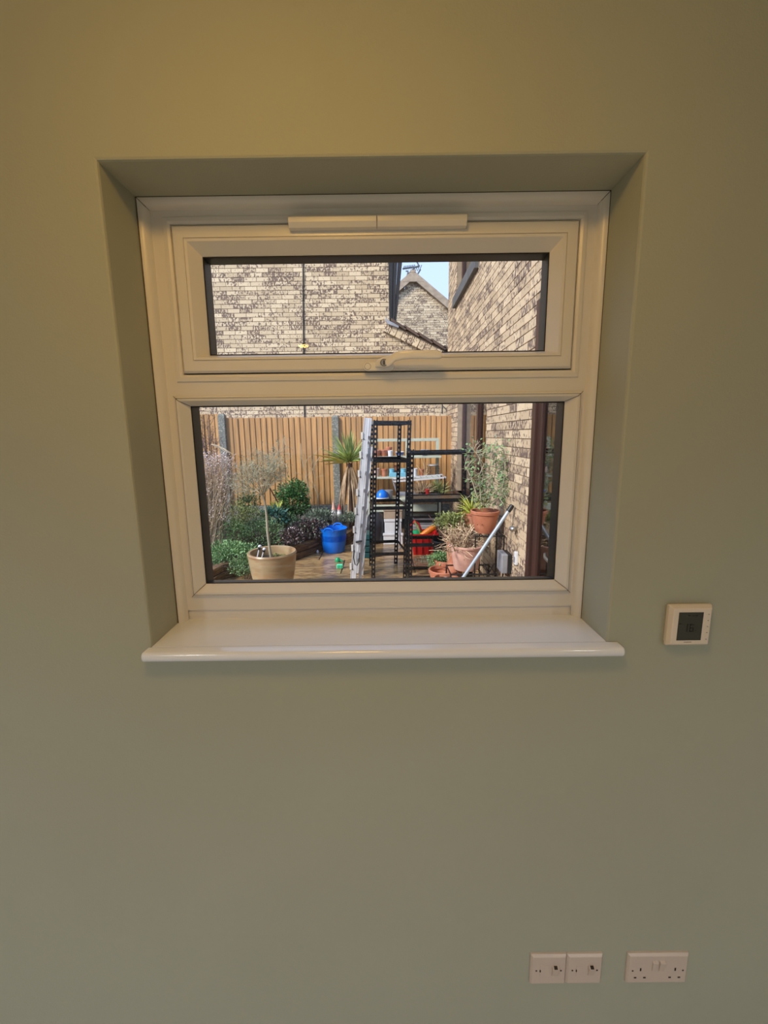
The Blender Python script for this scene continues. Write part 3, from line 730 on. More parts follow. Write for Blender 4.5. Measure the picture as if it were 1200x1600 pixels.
MB().obox(Vector((pk.x, GY+3, pk.z+.10)), (.09, 0, 0), (0, 3.16, 0), (0, 0, .04)).build('ridge', 'far_roof', rf)
MB().prism([(pk.x-.34, GY-.165, pk.z-.23), (pk.x+.34, GY-.165, pk.z-.23), (pk.x+.05, GY-.165, pk.z+.05), (pk.x-.05, GY-.165, pk.z+.05)], (0, .17, 0)).build('gable_cap', 'far_roof', rf)
# aerial on the gable
ae = thing('tv_aerial', at(640, 440, GY-.1), 'thin tilted television aerial above the distant gable', 'aerial')
ya = GY-.12
MB().tube([at(632, 452, ya), at(637.5, 425, ya), at(637, 424, ya)], .026, 6).build('mast', 'aerial_metal', ae)
MB().tube([at(637, 430, ya), at(648, 418, ya), at(655, 416, ya)], .026, 6).build('stay', 'aerial_metal', ae)
MB().tube([at(629, 420, ya), at(648, 417, ya)], .022, 6).build('boom', 'aerial_metal', ae)
MB().tube([at(647.5, 403, ya), at(653, 412, ya), at(655, 417, ya)], .024, 6).build('reflector', 'aerial_metal', ae)
MB().tube([at(657, 421, ya), at(652.5, 428.5, ya)], .024, 6).build('reflector', 'aerial_metal', ae)
for k in range(7):
    px = 631+k*2.6; MB().tube([at(px-.7, 421.5-k*.3, ya), at(px+1.0, 415.5-k*.3, ya)], .017, 5).build('element', 'aerial_metal', ae)
for k in range(4):
    px = 646+k*3; MB().tube([at(px, 424-k*.3, ya), at(px+4, 415-k*.3, ya)], .013, 5).build('element', 'aerial_metal', ae)
for k in range(3): MB().tube([at(634.5+k*1.4, 424.5, ya), at(635+k*1.4, 422.8, ya)], .018, 5).build('element', 'aerial_metal', ae)

# ---- house wing on the right, running away from our wall
WX = 1.65
WEND = 7.28
hW = thing('house_wing', (WX+1.5, 3.5, ZG), 'buff brick house wing with brown window and door beside the patio', 'house')
# openings in wing coordinates (s runs from far end to near end: s = WEND - Y)
def sY(Y): return WEND-Y
wY0, wY1, wZ0, wZ1 = 4.17, 6.15, -.47, 1.30           # ground floor window
uY0, uY1, uZ0, uZ1 = 4.85, 6.42, 2.52, 4.3            # upper window
dY0, dY1, dZ1 = .75, 2.62, 1.40                       # patio door
TOPW = 5.0
holes = [(sY(wY1), sY(wY0), wZ0, wZ1), (sY(uY1), sY(uY0), uZ0, uZ1), (sY(dY1), sY(dY0), ZG-.1, dZ1)]
mb = MB()
ss = sorted({0.0, WEND-.21}|{h[i] for h in holes for i in (0, 1)}); zz = sorted({ZG-.05, TOPW}|{h[i] for h in holes for i in (2, 3) if h[i] > ZG})
for i in range(len(ss)-1):
    for j in range(len(zz)-1):
        sm, zm = (ss[i]+ss[i+1])/2, (zz[j]+zz[j+1])/2
        if any(h[0] < sm < h[1] and h[2] < zm < h[3] for h in holes): continue
        mb.box((WX, WEND-ss[i], zz[j]), (WX+.22, WEND-ss[i+1], zz[j+1]))
mb.box((WX, WEND-.1, ZG-.05), (WX+3.2, WEND, TOPW))
wWo = mb.build('wall', 'mortar', hW)
OW = Vector((WX, WEND, ZG))
bW = brick_boxes(OW, None, None, WEND-.21, ZG, TOPW, None, holes)
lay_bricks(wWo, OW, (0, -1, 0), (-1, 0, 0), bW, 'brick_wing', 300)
MB().box((WX-.3, .2, TOPW), (WX+3.4, WEND+.2, TOPW+.12)).build('roof', 'far_roof', hW)
MB().box((WX+3.05, .2, ZG), (WX+3.2, WEND-.1, TOPW)).build('rear_wall', 'mortar', hW)
MB().box((WX+.9, .25, ZG), (WX+.95, WEND-.15, TOPW)).build('inner_partition', 'interior_dark', hW)
def casement(Y0, Y1, Z0, Z1, muls, fw_, mat_, rec, name='window'):
    wd = thing(name, (WX+rec-hW.location.x, (Y0+Y1)/2-hW.location.y, Z0-hW.location.z)); wd.parent = hW
    for a, b in ((Y0, Y0+fw_), (Y1-fw_, Y1)): MB().box((WX+rec, a, Z0), (WX+rec+.07, b, Z1)).build('stile', mat_, wd, bevel=.004)
    for a, b in ((Z0, Z0+fw_), (Z1-fw_, Z1)): MB().box((WX+rec, Y0+fw_, a), (WX+rec+.07, Y1-fw_, b)).build('rail', mat_, wd, bevel=.004)
    edges = [Y0+fw_]
    for m_ in muls:
        MB().box((WX+rec-.008, m_-.045, Z0+fw_), (WX+rec+.07, m_+.045, Z1-fw_)).build('mullion', mat_, wd, bevel=.004); edges += [m_-.045, m_+.045]
    edges.append(Y1-fw_)
    for i in range(0, len(edges), 2):
        a, b = edges[i], edges[i+1]
        s0 = .035
        for p, q_ in ((a, a+s0), (b-s0, b)): MB().box((WX+rec+.012, p, Z0+fw_), (WX+rec+.05, q_, Z1-fw_)).build('sash_stile', mat_, wd)
        MB().box((WX+rec+.03, a+s0, Z0+fw_), (WX+rec+.036, b-s0, Z1-fw_)).build('pane', 'wing_glass', wd)
    return wd
glass_mat('wing_glass', (0.75, 0.77, 0.78, 1), 0.0, 1.6)
casement(wY0, wY1, wZ0, wZ1, [5.0], .07, 'dark_brown_wood', .07)
MB().box((WX-.055, wY0-.06, wZ0-.055), (WX+.1, wY1+.06, wZ0)).build('window_sill', 'dark_brown_wood', hW, bevel=.006)
MB().box((WX+.14, wY0+.08, wZ0), (WX+.15, wY0+.5, wZ1)).build('curtain', 'curtain_grey', hW)
casement(uY0, uY1, uZ0, uZ1, [5.6], .07, 'dark_brown_wood', .07)
MB().box((WX-.06, uY0-.07, uZ0-.145), (WX+.1, uY1+.07, uZ0)).build('window_sill', 'stone_sill', hW, bevel=.005)
# patio door
pd = thing('patio_door', (WX+.05-hW.location.x, 1.7-hW.location.y, 0)); pd.parent = hW
MB().box((WX-.012, dY1-.075, ZG), (WX+.09, dY1, dZ1)).build('jamb', 'dark_brown_wood', pd, bevel=.006)
MB().box((WX-.012, dY0, ZG), (WX+.09, dY0+.075, dZ1)).build('jamb', 'dark_brown_wood', pd, bevel=.006)
MB().box((WX-.012, dY0+.075, dZ1-.08), (WX+.09, dY1-.075, dZ1)).build('head', 'dark_brown_wood', pd, bevel=.006)
MB().box((WX-.012, dY0+.075, ZG), (WX+.09, dY1-.075, ZG+.08)).build('threshold', 'dark_brown_wood', pd, bevel=.006)
for a, b in ((dY1-.165, dY1-.075), (dY0+.075, dY0+.165)): MB().box((WX+.012, a, ZG+.08), (WX+.06, b, dZ1-.08)).build('door_stile', 'dark_brown_wood', pd, bevel=.004)
MB().box((WX+.014, dY0+.165, ZG+.08), (WX+.058, dY1-.165, ZG+.20)).build('door_rail', 'dark_brown_wood', pd, bevel=.004)
MB().box((WX+.033, dY0+.165, ZG+.20), (WX+.039, dY1-.165, dZ1-.08)).build('pane', 'wing_glass', pd)
hp = atx(852, 866, WX-.03)
MB().tube([hp, hp+Vector((-.02, -.05, -.01)), hp+Vector((-.02, -.14, -.02))], .012, 8).build('handle', 'steel', pd, smooth=True)

# ================================================================== fence
FNY = 6.75
def fence_panel(x0, x1, ztop, zbot, label, seed):
    t = thing('fence_panel', ((x0+x1)/2, FNY, zbot-.25), label, 'fence', 'timber fence panels along the garden end')
    rr = random.Random(seed); src = None; p = .0905; n = int((x1-x0)/p); p = (x1-x0)/n
    for k in range(n):
        if src is None:
            # feather edge: thick edge at the right overlaps the thin edge of the next board
            wv = p+.016
            src = MB().prism([(0, .004, 0), (wv, -.014, 0), (wv, -.001, 0), (0, .010, 0)], (0, 0, 1.0)).build('board', 'fence_wood', None, base=(0, 0, 0)); o = src
        else: o = src.copy(); COL.objects.link(o)
        o.parent = t; o.location = Vector((x0+k*p, FNY-.02+rr.uniform(-.002, .002), zbot))-Vector(t.location); o.scale = (1, 1, ztop-zbot+rr.uniform(-.006, .006))
    for z in (zbot+.25, ztop-.25): MB().box((x0, FNY-.012, z), (x1, FNY+.03, z+.07)).build('rail', 'fence_wood', t)
    MB().box((x0, FNY-.035, zbot-.27), (x1, FNY+.015, zbot-.012)).build('gravel_board', 'post_concrete', t, bevel=.004)
    return t
P0, P1 = at(351, 700, FNY).x, at(525.5, 700, FNY).x
hwp = .058
fence_panel(P0-5.6, P0-hwp, .808, -.76, 'taller fence panel behind the bare twiggy shrubs at the left', 1)
fence_panel(P0+hwp, P1-hwp, .742, -.76, 'orange brown fence panel between the two concrete posts', 2)
fence_panel(P1+hwp, WX-.02, .738, -.76, 'fence panel behind the shelves, ending at the brick wing', 3)
for x, lb in ((P0, 'grey concrete fence post rising from the bare shrubs'), (P1, 'grey concrete fence post beside the spiky cordyline')):
    mb = MB()
    zt = .815 if x == P0 else .765
    mb.prism([(x-hwp, FNY-.075, ZG), (x+hwp, FNY-.075, ZG), (x+hwp, FNY+.04, ZG), (x-hwp, FNY+.04, ZG)], (0, 0, zt-ZG-.03))
    mb.add([(x-hwp, FNY-.075, zt-.03), (x+hwp, FNY-.075, zt-.03), (x+hwp, FNY+.04, zt-.03), (x-hwp, FNY+.04, zt-.03), (x-hwp+.02, FNY-.04, zt), (x+hwp-.02, FNY-.04, zt), (x+hwp-.02, FNY+.02, zt), (x-hwp+.02, FNY+.02, zt)],
           [(0, 1, 5, 4), (1, 2, 6, 5), (2, 3, 7, 6), (3, 0, 4, 7), (4, 5, 6, 7)])
    tag(mb.build('concrete_post', 'post_concrete', bevel=.006), lb, 'fence post', 'concrete fence posts')

# ================================================================== raised bed
BZ = ZG+.15
edge = [gnd(300, 935, ZG), gnd(352, 905, ZG), gnd(400, 893, ZG), gnd(462, 876, ZG), gnd(500, 862, ZG), gnd(545, 851, ZG), gnd(566, 836, ZG)]
bed = tag(MB().prism([(p.x, p.y+.06, ZG-.03) for p in edge]+[(edge[-1].x+.05, FNY-.04, ZG-.03), (-8.0, FNY-.04, ZG-.03), (-8.0, edge[0].y+.06, ZG-.03)], (0, 0, .15)).build('garden_bed', 'soil'), 'dark soil of the raised planting bed', kind='structure')
sl_l = ['timber edging sleeper in front of the low green ground cover', 'timber edging sleeper hidden by the ground cover', 'timber edging sleeper just behind the tan pot', 'two tier timber edging sleeper between tan pot and blue tub', 'timber edging sleeper behind the blue tub', 'short timber edging sleeper behind the ladder']
for i in range(len(edge)-1):
    a, b = Vector((edge[i].x, edge[i].y, 0)), Vector((edge[i+1].x, edge[i+1].y, 0)); dd = (b-a).normalized(); nn = Vector((-dd.y, dd.x, 0))
    t = thing('timber_sleeper', (a.x, a.y, ZG), sl_l[i], 'edging', 'timber bed edging')
    for k in range(2):
        c = (a+b)/2+nn*(.05+.012*k); L2 = (b-a).length/2+.012
        MB().obox((c.x, c.y, ZG+.045+.09*k), dd*(L2-.004*k), nn*.05, (0, 0, .043)).build('board', 'sleeper_wood', t, bevel=.008)

# ================================================================== black shelving units
def punched_post(t, foot, top, ux, uy):
    """L-section post with two slotted flanges; ux, uy point along the flanges from the corner"""
    foot, top = Vector(foot), Vector(top); d = top-foot; L = d.length; d.normalize()
    mb = MB(); w_ = .042; th = .003; n = int(L/.055)
    for f, o_ in ((Vector(ux), Vector(uy)), (Vector(uy), Vector(ux))):
        f = (f-d*f.dot(d)).normalized(); o_ = (o_-d*o_.dot(d)).normalized()
        for s0, s1 in ((0, .013), (.027, w_)): mb.obox((foot+top)/2+f*(s0+s1)/2, f*(s1-s0)/2, o_*th/2, d*L/2)
        for k in range(n+1):
            z0 = L*k/(n+1); z1 = z0+L/(n+1)-.026
            mb.obox(foot+d*(z0+z1)/2+f*.02, f*.0071, o_*th/2, d*(z1-z0)/2)
    mb.build('post', 'black_steel', t)
def beam(t, a, b, h, side):
    a, b = Vector(a), Vector(b); dd = (b-a).normalized(); sd = Vector(side).normalized()
    mb = MB(); mb.bar(a, b, .0035, h, (0, 0, 1)); up2 = Vector((0, 0, 1))
    mb.obox((a+b)/2+sd*.009+up2*(h*.12), dd*(b-a).length/2, sd*.009, up2*.002)
    mb.obox((a+b)/2-sd*.004-up2*(h/2-.004), dd*(b-a).length/2, sd*.004, up2*.004)
    mb.build('beam', 'black_steel', t)
def shelving(label, F, Rr, levels, h_, solid=()):
    """F, Rr: (foot_left, foot_right, top_left, top_right) of front and rear; levels as fractions of height"""
    t = thing('shelving_unit', (F[0]+F[1]+Rr[0]+Rr[1])/4, label, 'shelving')
    ex = (F[1]-F[0]).normalized(); ey = (Rr[0]-F[0]).normalized()
    punched_post(t, F[0], F[2], ex, ey); punched_post(t, F[1], F[3], -ex, ey); punched_post(t, Rr[0], Rr[2], ex, -ey); punched_post(t, Rr[1], Rr[3], -ex, -ey)
    L = lambda a, b, f: a+(b-a)*f
    for f in levels:
        q = [L(F[0], F[2], f), L(F[1], F[3], f), L(Rr[1], Rr[3], f), L(Rr[0], Rr[2], f)]
        beam(t, q[0], q[1], h_, ey); beam(t, q[3], q[2], h_, -ey); beam(t, q[0]+ey*.01, q[3]-ey*.01, h_, ex); beam(t, q[1]+ey*.01, q[2]-ey*.01, h_, -ex)
        if f in solid:
            c = sum(q, Vector())/4
            mb = MB(); vs_ = [p_+(c-p_)*.03+Vector((0, 0, .006)) for p_ in q]; mb.prism(vs_, (0, 0, .006)); mb.build('shelf', 'black_steel', t)
    return t
YF = gnd(582, 906, ZG).y; YR = gnd(620, 881, ZG).y
fl_, fr_ = gnd(580.5, 906, ZG), gnd(635, 904, ZG)
fl_t, fr_t = at(584, 656, fl_.y), at(643, 656.5, fr_.y)
rl_, rr_ = gnd(577, 883, ZG), gnd(620.5, 881, ZG)
rl_t, rr_t = at(579, 659, rl_.y), at(627, 659, rr_.y)
fr2 = lambda py: None
def frac(py, a, b, px=600):
    z = at(px, py, a.y).z; return (z-a.z)/(b.z-a.z)
lv = [frac(866, fl_, fl_t), frac(794, fl_, fl_t), frac(720, fl_, fl_t), .985]
lvA = [round(v, 4) for v in lv]
shelving('tall narrow black metal shelving unit standing next to the ladder', (fl_, fr_, fl_t, fr_t), (rl_, rr_, rl_t, rr_t), lvA, .038, (lvA[3],))
YB0 = gnd(690, 905, ZG).y
bl_f, br_f = gnd(638, 905.5, ZG), gnd(738, 904, ZG)
bl_t, br_t = at(641, 702, bl_f.y), at(740, 700, br_f.y)
dB = Vector((-.02, .36, 0))
lvB = [round(frac(p, bl_f, bl_t, 690), 4) for p in (902, 851, 782, 708)]
shelving('lower wide black metal shelving unit to the side of the tall one', (bl_f, br_f, bl_t, br_t), (bl_f+dB, br_f+dB, bl_t+dB, br_t+dB), lvB, .042, (lvB[2],))

# ================================================================== ladder
ld = thing('ladder', gnd(555, 906, ZG), 'folded aluminium ladder leaning against the tall black shelves', 'ladder')
def lad(px, py, dy=0.0): 
    Yb = YF-.12; return at(px, py, Yb+dy+(906-py)/250*.16)
def section(b, t_, w_, rungs, off, cap):
    sd = Vector((0, 1, 0)); B, T = b, t_; dd = (T-B).normalized(); ex = dd.cross(sd)*-1
    ends = []
    for k, o_ in enumerate((Vector((0, 0, 0)), off)):
        mb = MB(); mb.bar(B+o_, T+o_, w_, .024, (0, 1, 0)); mb.bar(B+o_+ex*(w_/2-.004), T+o_+ex*(w_/2-.004), .008, .034, (0, 1, 0)); mb.bar(B+o_-ex*(w_/2-.004), T+o_-ex*(w_/2-.004), .008, .034, (0, 1, 0))
        mb.build('stile', 'aluminium', ld, bevel=.002)
    for f in rungs:
        c = B+(T-B)*f
        MB().bar(c-off*.03, c+off*1.03, .032, .028, dd).build('rung', 'aluminium', ld, bevel=.004)
        if cap:
            MB().bar(c+ex*-(w_/2+.004)+Vector((0, -.018, -.02)), c+ex*-(w_/2+.004)+Vector((0, -.018, .055)), .022, .012, (0, 1, 0)).build('tread_end', 'rung_cap', ld, bevel=.002)
            MB().ball(c+Vector((-.02, -.020, -.012)), .008, 8, 6).build('plug', 'black_plastic', ld)
offv = Vector((.016, .34, .01))
section(lad(551, 912), lad(573.5, 653), .062, [.10+.112*k for k in range(8)], offv, True)
section(lad(562, 912, .05), lad(577.5, 700, .05), .030, [.10+.14*k for k in range(6)], offv*.8, False)
tp = lad(577.5, 700, .05)
MB().tube([tp, tp+Vector((.002, 0, .035)), tp+Vector((-.012, 0, .062)), tp+Vector((-.035, 0, .075))], .013, 8).build('bent_end', 'aluminium', ld, smooth=True)
s1 = lad(560, 847)
MB().tube([lad(556, 846)+Vector((0, -.03, 0)), lad(566, 844)+Vector((0, -.03, 0))], .012, 6).build('strap', 'black_plastic', ld)
loop = [lad(554, 858), lad(553, 870), lad(555, 880), lad(558, 882), lad(561, 876), lad(562, 862)]
MB().tube([p+Vector((0, -.04, 0)) for p in loop], .006, 6).build('cord', 'black_plastic', ld)

# ================================================================== pots and tubs
def pot_profile(r, h, taper=.72, rim=.12, th=.012, rimw=.012, depth=.10):
    zr = h*(1-rim); rb = r*taper; rw = rb+(r-rimw-rb)*1.0
    return [(rb*.98, 0), (rb, .004), (rw, zr), (r, zr+.003), (r+.002, h-.006), (r-.004, h), (r-th-rimw*.3, h-.002), (r-th-rimw*.6, zr), (r-th-rimw*.9, h-depth)]
def pot(name, c, r, h, material, label, cat='pot', soil=None, group=None, taper=.72, rim=.14, sc=1.0, n=32, prof=None):
    """c: centre of the base"""
    c = Vector(c); t = thing(name, c, label, cat, group)
    pr = prof or pot_profile(r, h, taper, rim, th=max(.004, r*.08), rimw=max(.003, r*.07), depth=h*.25)
    MB().lathe(c, pr, n, True, False).build('body', material, t, smooth=True)
    if soil:
        MB().lathe(c+Vector((0, 0, h*.80)), [(pr[-1][0]*.985+.002, -.01), (pr[-1][0]*.985+.002, 0), (pr[-1][0]*.5, h*.02)], n, True, True).build('soil', soil, t, smooth=True)
    return t
def base_from_px(px, rim_py, Y, h): p = at(px, rim_py, Y); return Vector((p.x, p.y, p.z-h))
def mpp(px, py, Y): return (at(px+1, py, Y)-at(px, py, Y)).length

# tan pot with the standard tree
TY = 3.52
c = at(425, 861, TY); tr_r = 37*mpp(425, 861, TY); th_ = c.z-ZG
prof = [(tr_r*.62, 0), (tr_r*.66, .01), (tr_r*.80, th_*.28), (tr_r*.91, th_*.55), (tr_r*.955, th_*.72), (tr_r*.965, th_*.735), (tr_r*.985, th_*.86), (tr_r*1.0, th_*.93), (tr_r*1.02, th_*.965), (tr_r*.985, th_), (tr_r*.90, th_*.99), (tr_r*.875, th_*.93), (tr_r*.87, th_*.8)]
tp_ = pot('planter_pot', (c.x, c.y, ZG), tr_r, th_, 'tan_glaze', 'large tan glazed pot holding the thin bare tree', 'pot', 'soil', prof=prof, n=48)
mb = MB(); rm = random.Random(5)
for k in range(60):
    a, q = rm.uniform(-.6, 1.6), rm.uniform(.2, .75)*tr_r
    mb.ball((c.x+q*math.cos(a), c.y+q*math.sin(a)-.04, ZG+th_*.825+rm.uniform(-.006, .012)), rm.uniform(.012, .026), 7, 5)
mb.build('moss', 'moss', tp_, kind='stuff')
for (a, b, lb) in (((401.5, 873), (406, 853.5), 'white and silver solar stake light in the tan pot, the taller one'), ((408.5, 873), (413, 858), 'white and silver solar stake light in the tan pot, the shorter one')):
    q0, q1 = at(a[0], a[1], TY-.10), at(b[0], b[1], TY-.10)
    t = thing('stake_light', q0, lb, 'garden light', 'solar stake lights')
    MB().tube([q0-Vector((0, 0, .05)), q0, q0+(q1-q0)*.8], .0065, 8).build('stake', 'white_plastic', t, smooth=True)
    MB().tube([q0+(q1-q0)*.72, q0+(q1-q0)*.88], .014, 10).build('lens', 'black_plastic', t, smooth=True)
    MB().ball(q1, .019, 12, 8, (1, 1, .8)).build('cap', 'white_china', t, smooth=True)

# blue tub
tb = gnd(520, 866, ZG); rb = 21.5*mpp(520, 845, tb.y); tb.y += rb*.9
tub = thing('flexible_tub', tb, 'bright blue flexible plastic tub with two handles on the paving', 'tub')
hb = .335
MB().lathe(tb, [(rb*.76, 0), (rb*.80, .012), (rb*.90, hb*.5), (rb*1.0, hb), (rb*1.03, hb+.008), (rb*.985, hb+.01), (rb*.95, hb*.75), (rb*.86, hb*.3), (rb*.76, .02)], 40, True, True).build('body', 'blue_plastic', tub, smooth=True)
for a in (math.radians(75), math.radians(255)):
    p = [tb+Vector((rb*1.0*math.cos(a+u_), rb*1.0*math.sin(a+u_), hb+hh)) for u_, hh in ((-.36, -.005), (-.28, .022), (-.12, .034), (.12, .034), (.28, .022), (.36, -.005))]
    MB().tube(p, .012, 8).build('handle', 'blue_plastic', tub, smooth=True)
# small green bits on the paving
gp = gnd(530, 878, ZG)
t = thing('green_trowel_toy', gp, 'small green plastic toy lying in front of the blue tub', 'toy')
MB().lathe(gp+Vector((-.02, .0, 0)), [(.028, 0), (.034, .02), (.030, .045), (.014, .06)], 14, True, True).build('body', 'green_plastic', t, smooth=True)
MB().tube([gp+Vector((0, 0, .03)), gp+Vector((.035, -.01, .015)), gp+Vector((.05, -.015, .004))], [.016, .012, .006], 8).build('spout', 'green_plastic', t, smooth=True)
gp = gnd(531, 888, ZG)
t = thing('mint_plastic_block', gp, 'mint green ribbed plastic block on the paving', 'toy')
MB().box(gp+Vector((-.038, -.02, 0)), gp+Vector((.038, .025, .052))).build('body', 'mint_plastic', t, bevel=.006)
for k in range(3): MB().box(gp+Vector((-.026+k*.021, -.024, .006)), gp+Vector((-.016+k*.021, -.02, .046))).build('rib', 'green_plastic', t, bevel=.002)
pb = gnd(496.5, 864, ZG); tag(MB().ball(pb+Vector((0, 0, .018)), .022, 12, 8, (.8, .7, 1.2)).build('pebble', 'white_china', base=pb, smooth=True), 'small pale stone beside the foot of the blue tub', 'stone')
tt = gnd(571, 873, ZG)
t = thing('water_butt_tray', tt, 'dark teal plastic crate standing behind the ladder', 'crate')
for k in range(4):
    MB().box((tt.x-.12, tt.y, ZG+.006+k*.085), (tt.x+.10, tt.y+.28, ZG+.078+k*.085)).build('tier', 'teal_plastic', t, bevel=.006)

# ---- staging (pale green frame) with pots, behind the black shelving
SY = 5.95
sx0_, sx1_ = at(572, 712, SY).x, at(690, 712, SY).x
zt0 = at(640, 690, SY).z; z1 = at(640, 713, SY).z; z2 = at(640, 745, SY).z; z3 = at(640, 779, SY).z
st_ = thing('plant_staging', ((sx0_+sx1_)/2, SY+.2, ZG), 'pale green painted staging bench with two shelves against the fence', 'bench')
pw = .05
xm = at(635.5, 700, SY).x
for x_, yy in ((sx0_, SY+.30), (xm, SY+.30), (sx1_-pw, SY+.30)): MB().box((x_, yy, z3), (x_+pw, yy+.04, zt0)).build('upright', 'pale_green_paint', st_, bevel=.003)
MB().box((sx0_, SY+.30, zt0), (sx1_, SY+.34, zt0+.045)).build('top_rail', 'pale_green_paint', st_, bevel=.003)
for z_ in (z1, z2): MB().box((sx0_, SY+.02, z_-.03), (sx1_, SY+.295, z_)).build('shelf', 'pale_green_paint', st_, bevel=.003)
MB().box((sx0_-.02, SY-.12, z3-.03), (sx1_+.01, SY+.345, z3)).build('bench_top', 'pale_green_paint', st_, bevel=.003)
MB().box((sx0_, SY-.10, z3-.19), (sx1_, SY-.07, z3-.08)).build('apron', 'pale_green_paint', st_, bevel=.003)
for x_ in (sx0_, sx1_-.07):
    for yy in (SY-.115, SY+.28): MB().box((x_, yy, ZG), (x_+.07, yy+.05, z3-.03)).build('leg', 'pale_green_paint', st_, bevel=.003)
def small_pot(px, wpx, hpx, z_, y_, m_, lb, kind='pot', rim=.22, taper=.74, grp='small pots on the staging'):
    p = at(px, 720, y_); k = mpp(px, 720, y_); return pot(kind, (p.x, y_, z_), wpx*k/2, hpx*k, m_, lb, 'pot', 'soil' if m_ in ('terracotta', 'pink_white') else None, grp, taper, rim, n=20)
small_pot(589, 13, 10, z1, SY+.10, 'terracotta', 'terracotta pot at the end of the upper staging shelf, next to the ladder', 'flower_pot')
small_pot(600, 14.5, 10, z1, SY+.14, 'terracotta', 'wide terracotta pot on the upper staging shelf beside the white cup', 'flower_pot')
small_pot(610, 8.5, 9, z1, SY+.09, 'white_china', 'small white cup on the upper staging shelf', 'plant_cup', .1, .8)
small_pot(608, 10, 14, z1, SY+.22, 'terracotta', 'terracotta pot peeking out behind the white cup', 'flower_pot')
b_t = small_pot(625, 14, 7, z1, SY+.12, 'white_china', 'white and blue china bowl on the upper staging shelf', 'china_bowl', .1, .6)
p = at(625, 720, SY+.12); k_ = mpp(625, 720, SY+.12)
MB().lathe((p.x, SY+.12, z1), [(5.4*k_, 2.0*k_), (6.6*k_, 5.2*k_), (6.75*k_, 5.2*k_), (5.6*k_, 2.0*k_)], 20, False).build('blue_band', 'blue_china', b_t, smooth=True)
small_pot(588, 11, 13, z2, SY+.10, 'pink_white', 'pale pink pot on the lower staging shelf next to the ladder', 'flower_pot', .1)
small_pot(600, 10, 12, z2, SY+.12, 'terracotta', 'terracotta pot on the lower staging shelf between pink and blue pots', 'flower_pot')
small_pot(612, 9, 12, z2, SY+.13, 'sky_blue_plastic', 'light blue pot on the lower staging shelf, the one beside terracotta', 'plant_cup', .12, .85)
small_pot(630, 9, 12, z2, SY+.13, 'sky_blue_plastic', 'light blue pot on the lower staging shelf, the one by the black post', 'plant_cup', .12, .85)
p0, p1 = at(608, 742, SY+.06), at(634, 742, SY+.06)
tag(MB().box((p0.x, SY+.03, z2), (p1.x, SY+.075, z2+.065)).build('planter_tray', 'sky_blue_plastic', bevel=.006), 'low light blue trough in front of the blue pots', 'tray')
small_pot(620, 10, 16, z2, SY+.22, 'terracotta', 'terracotta pot behind the two light blue pots', 'flower_pot')
small_pot(648, 10, 12, z2, SY+.11, 'white_china', 'white pot with dry twigs on the lower staging shelf', 'flower_pot', .1, .85)
small_pot(659, 8, 11, z2, SY+.14, 'terracotta', 'small terracotta pot behind the dry twigs on the lower staging shelf', 'flower_pot')
# wire basket with a white lid
p0, p1 = at(668, 742, SY+.1), at(686, 742, SY+.1)
t = thing('wire_basket', ((p0.x+p1.x)/2, SY+.13, z2), 'grey wire basket with a white dish on top', 'basket')
zh = z2+.15
for k in range(9):
    x_ = p0.x+(p1.x-p0.x)*k/8; MB().tube([(x_, SY+.05, z2), (x_, SY+.05, zh)], .003, 5).build('wire', 'cable_black', t)
for k in range(5):
    z_ = z2+.005+(zh-z2)*k/4.2; MB().tube([(p0.x, SY+.05, z_), (p1.x, SY+.05, z_), (p1.x, SY+.25, z_), (p0.x, SY+.25, z_), (p0.x, SY+.05, z_)], .003, 5).build('hoop', 'cable_black', t)
xc_ = (p0.x+p1.x)/2
MB().lathe((xc_, SY+.15, zh), [(.05, 0), (.085, .012), (.09, .03), (.08, .03)], 20, True, True).build('dish', 'white_china', t, smooth=True)
# grey cloth bundle on the upper shelf
p = at(672, 700, SY+.12)
mb = MB(); rb_ = random.Random(4)
for k in range(9): mb.ball((p.x+rb_.uniform(-.13, .13), SY+.12+rb_.uniform(-.04, .04), z1+.035+rb_.uniform(0, .03)), rb_.uniform(.03, .055), 10, 7, (1.3, 1, .8))
tag(mb.build('cloth_bundle', 'grey_tray', smooth=True), 'crumpled grey cloth bundle on the upper staging shelf', 'cloth')
# bench top: upturned blue bowl, plus odds and ends
p = at(597, 768, SY-.02)
t = thing('blue_bowl', (p.x, p.y, z3), 'upturned bright blue plastic bowl on the staging bench', 'bowl')
r_ = 9.5*mpp(597, 768, SY)
MB().lathe((p.x, p.y, z3+.03), [(r_, 0), (r_*1.04, .006), (r_*.97, r_*.35), (r_*.80, r_*.8), (r_*.5, r_*1.12), (r_*.15, r_*1.25)], 28, True, True).build('shell', 'blue_plastic', t, smooth=True)
MB().lathe((p.x, p.y, z3), [(r_*1.06, 0), (r_*1.10, .02), (r_*1.06, .03)], 28, True, True).build('rim', 'white_plastic', t, smooth=True)
p = at(607, 766, SY+.05)
tag(MB().lathe((p.x, SY+.08, z3), [(.06, 0), (.075, .10), (.075, .13), (.06, .13)], 20, True, True).build('grey_jar', 'grey_tray', smooth=True), 'grey plastic jar beside the blue bowl on the bench', 'jar')
for px_, w_, h2, m_, lb in ((640, 14, 12, 'terracotta', 'terracotta pot on the bench right behind the black post'), (652, 9, 8, 'white_plastic', 'small white cup lying on the bench near the dry grass')):
    small_pot(px_, w_, h2, z3, SY-.02, m_, lb, 'flower_pot')
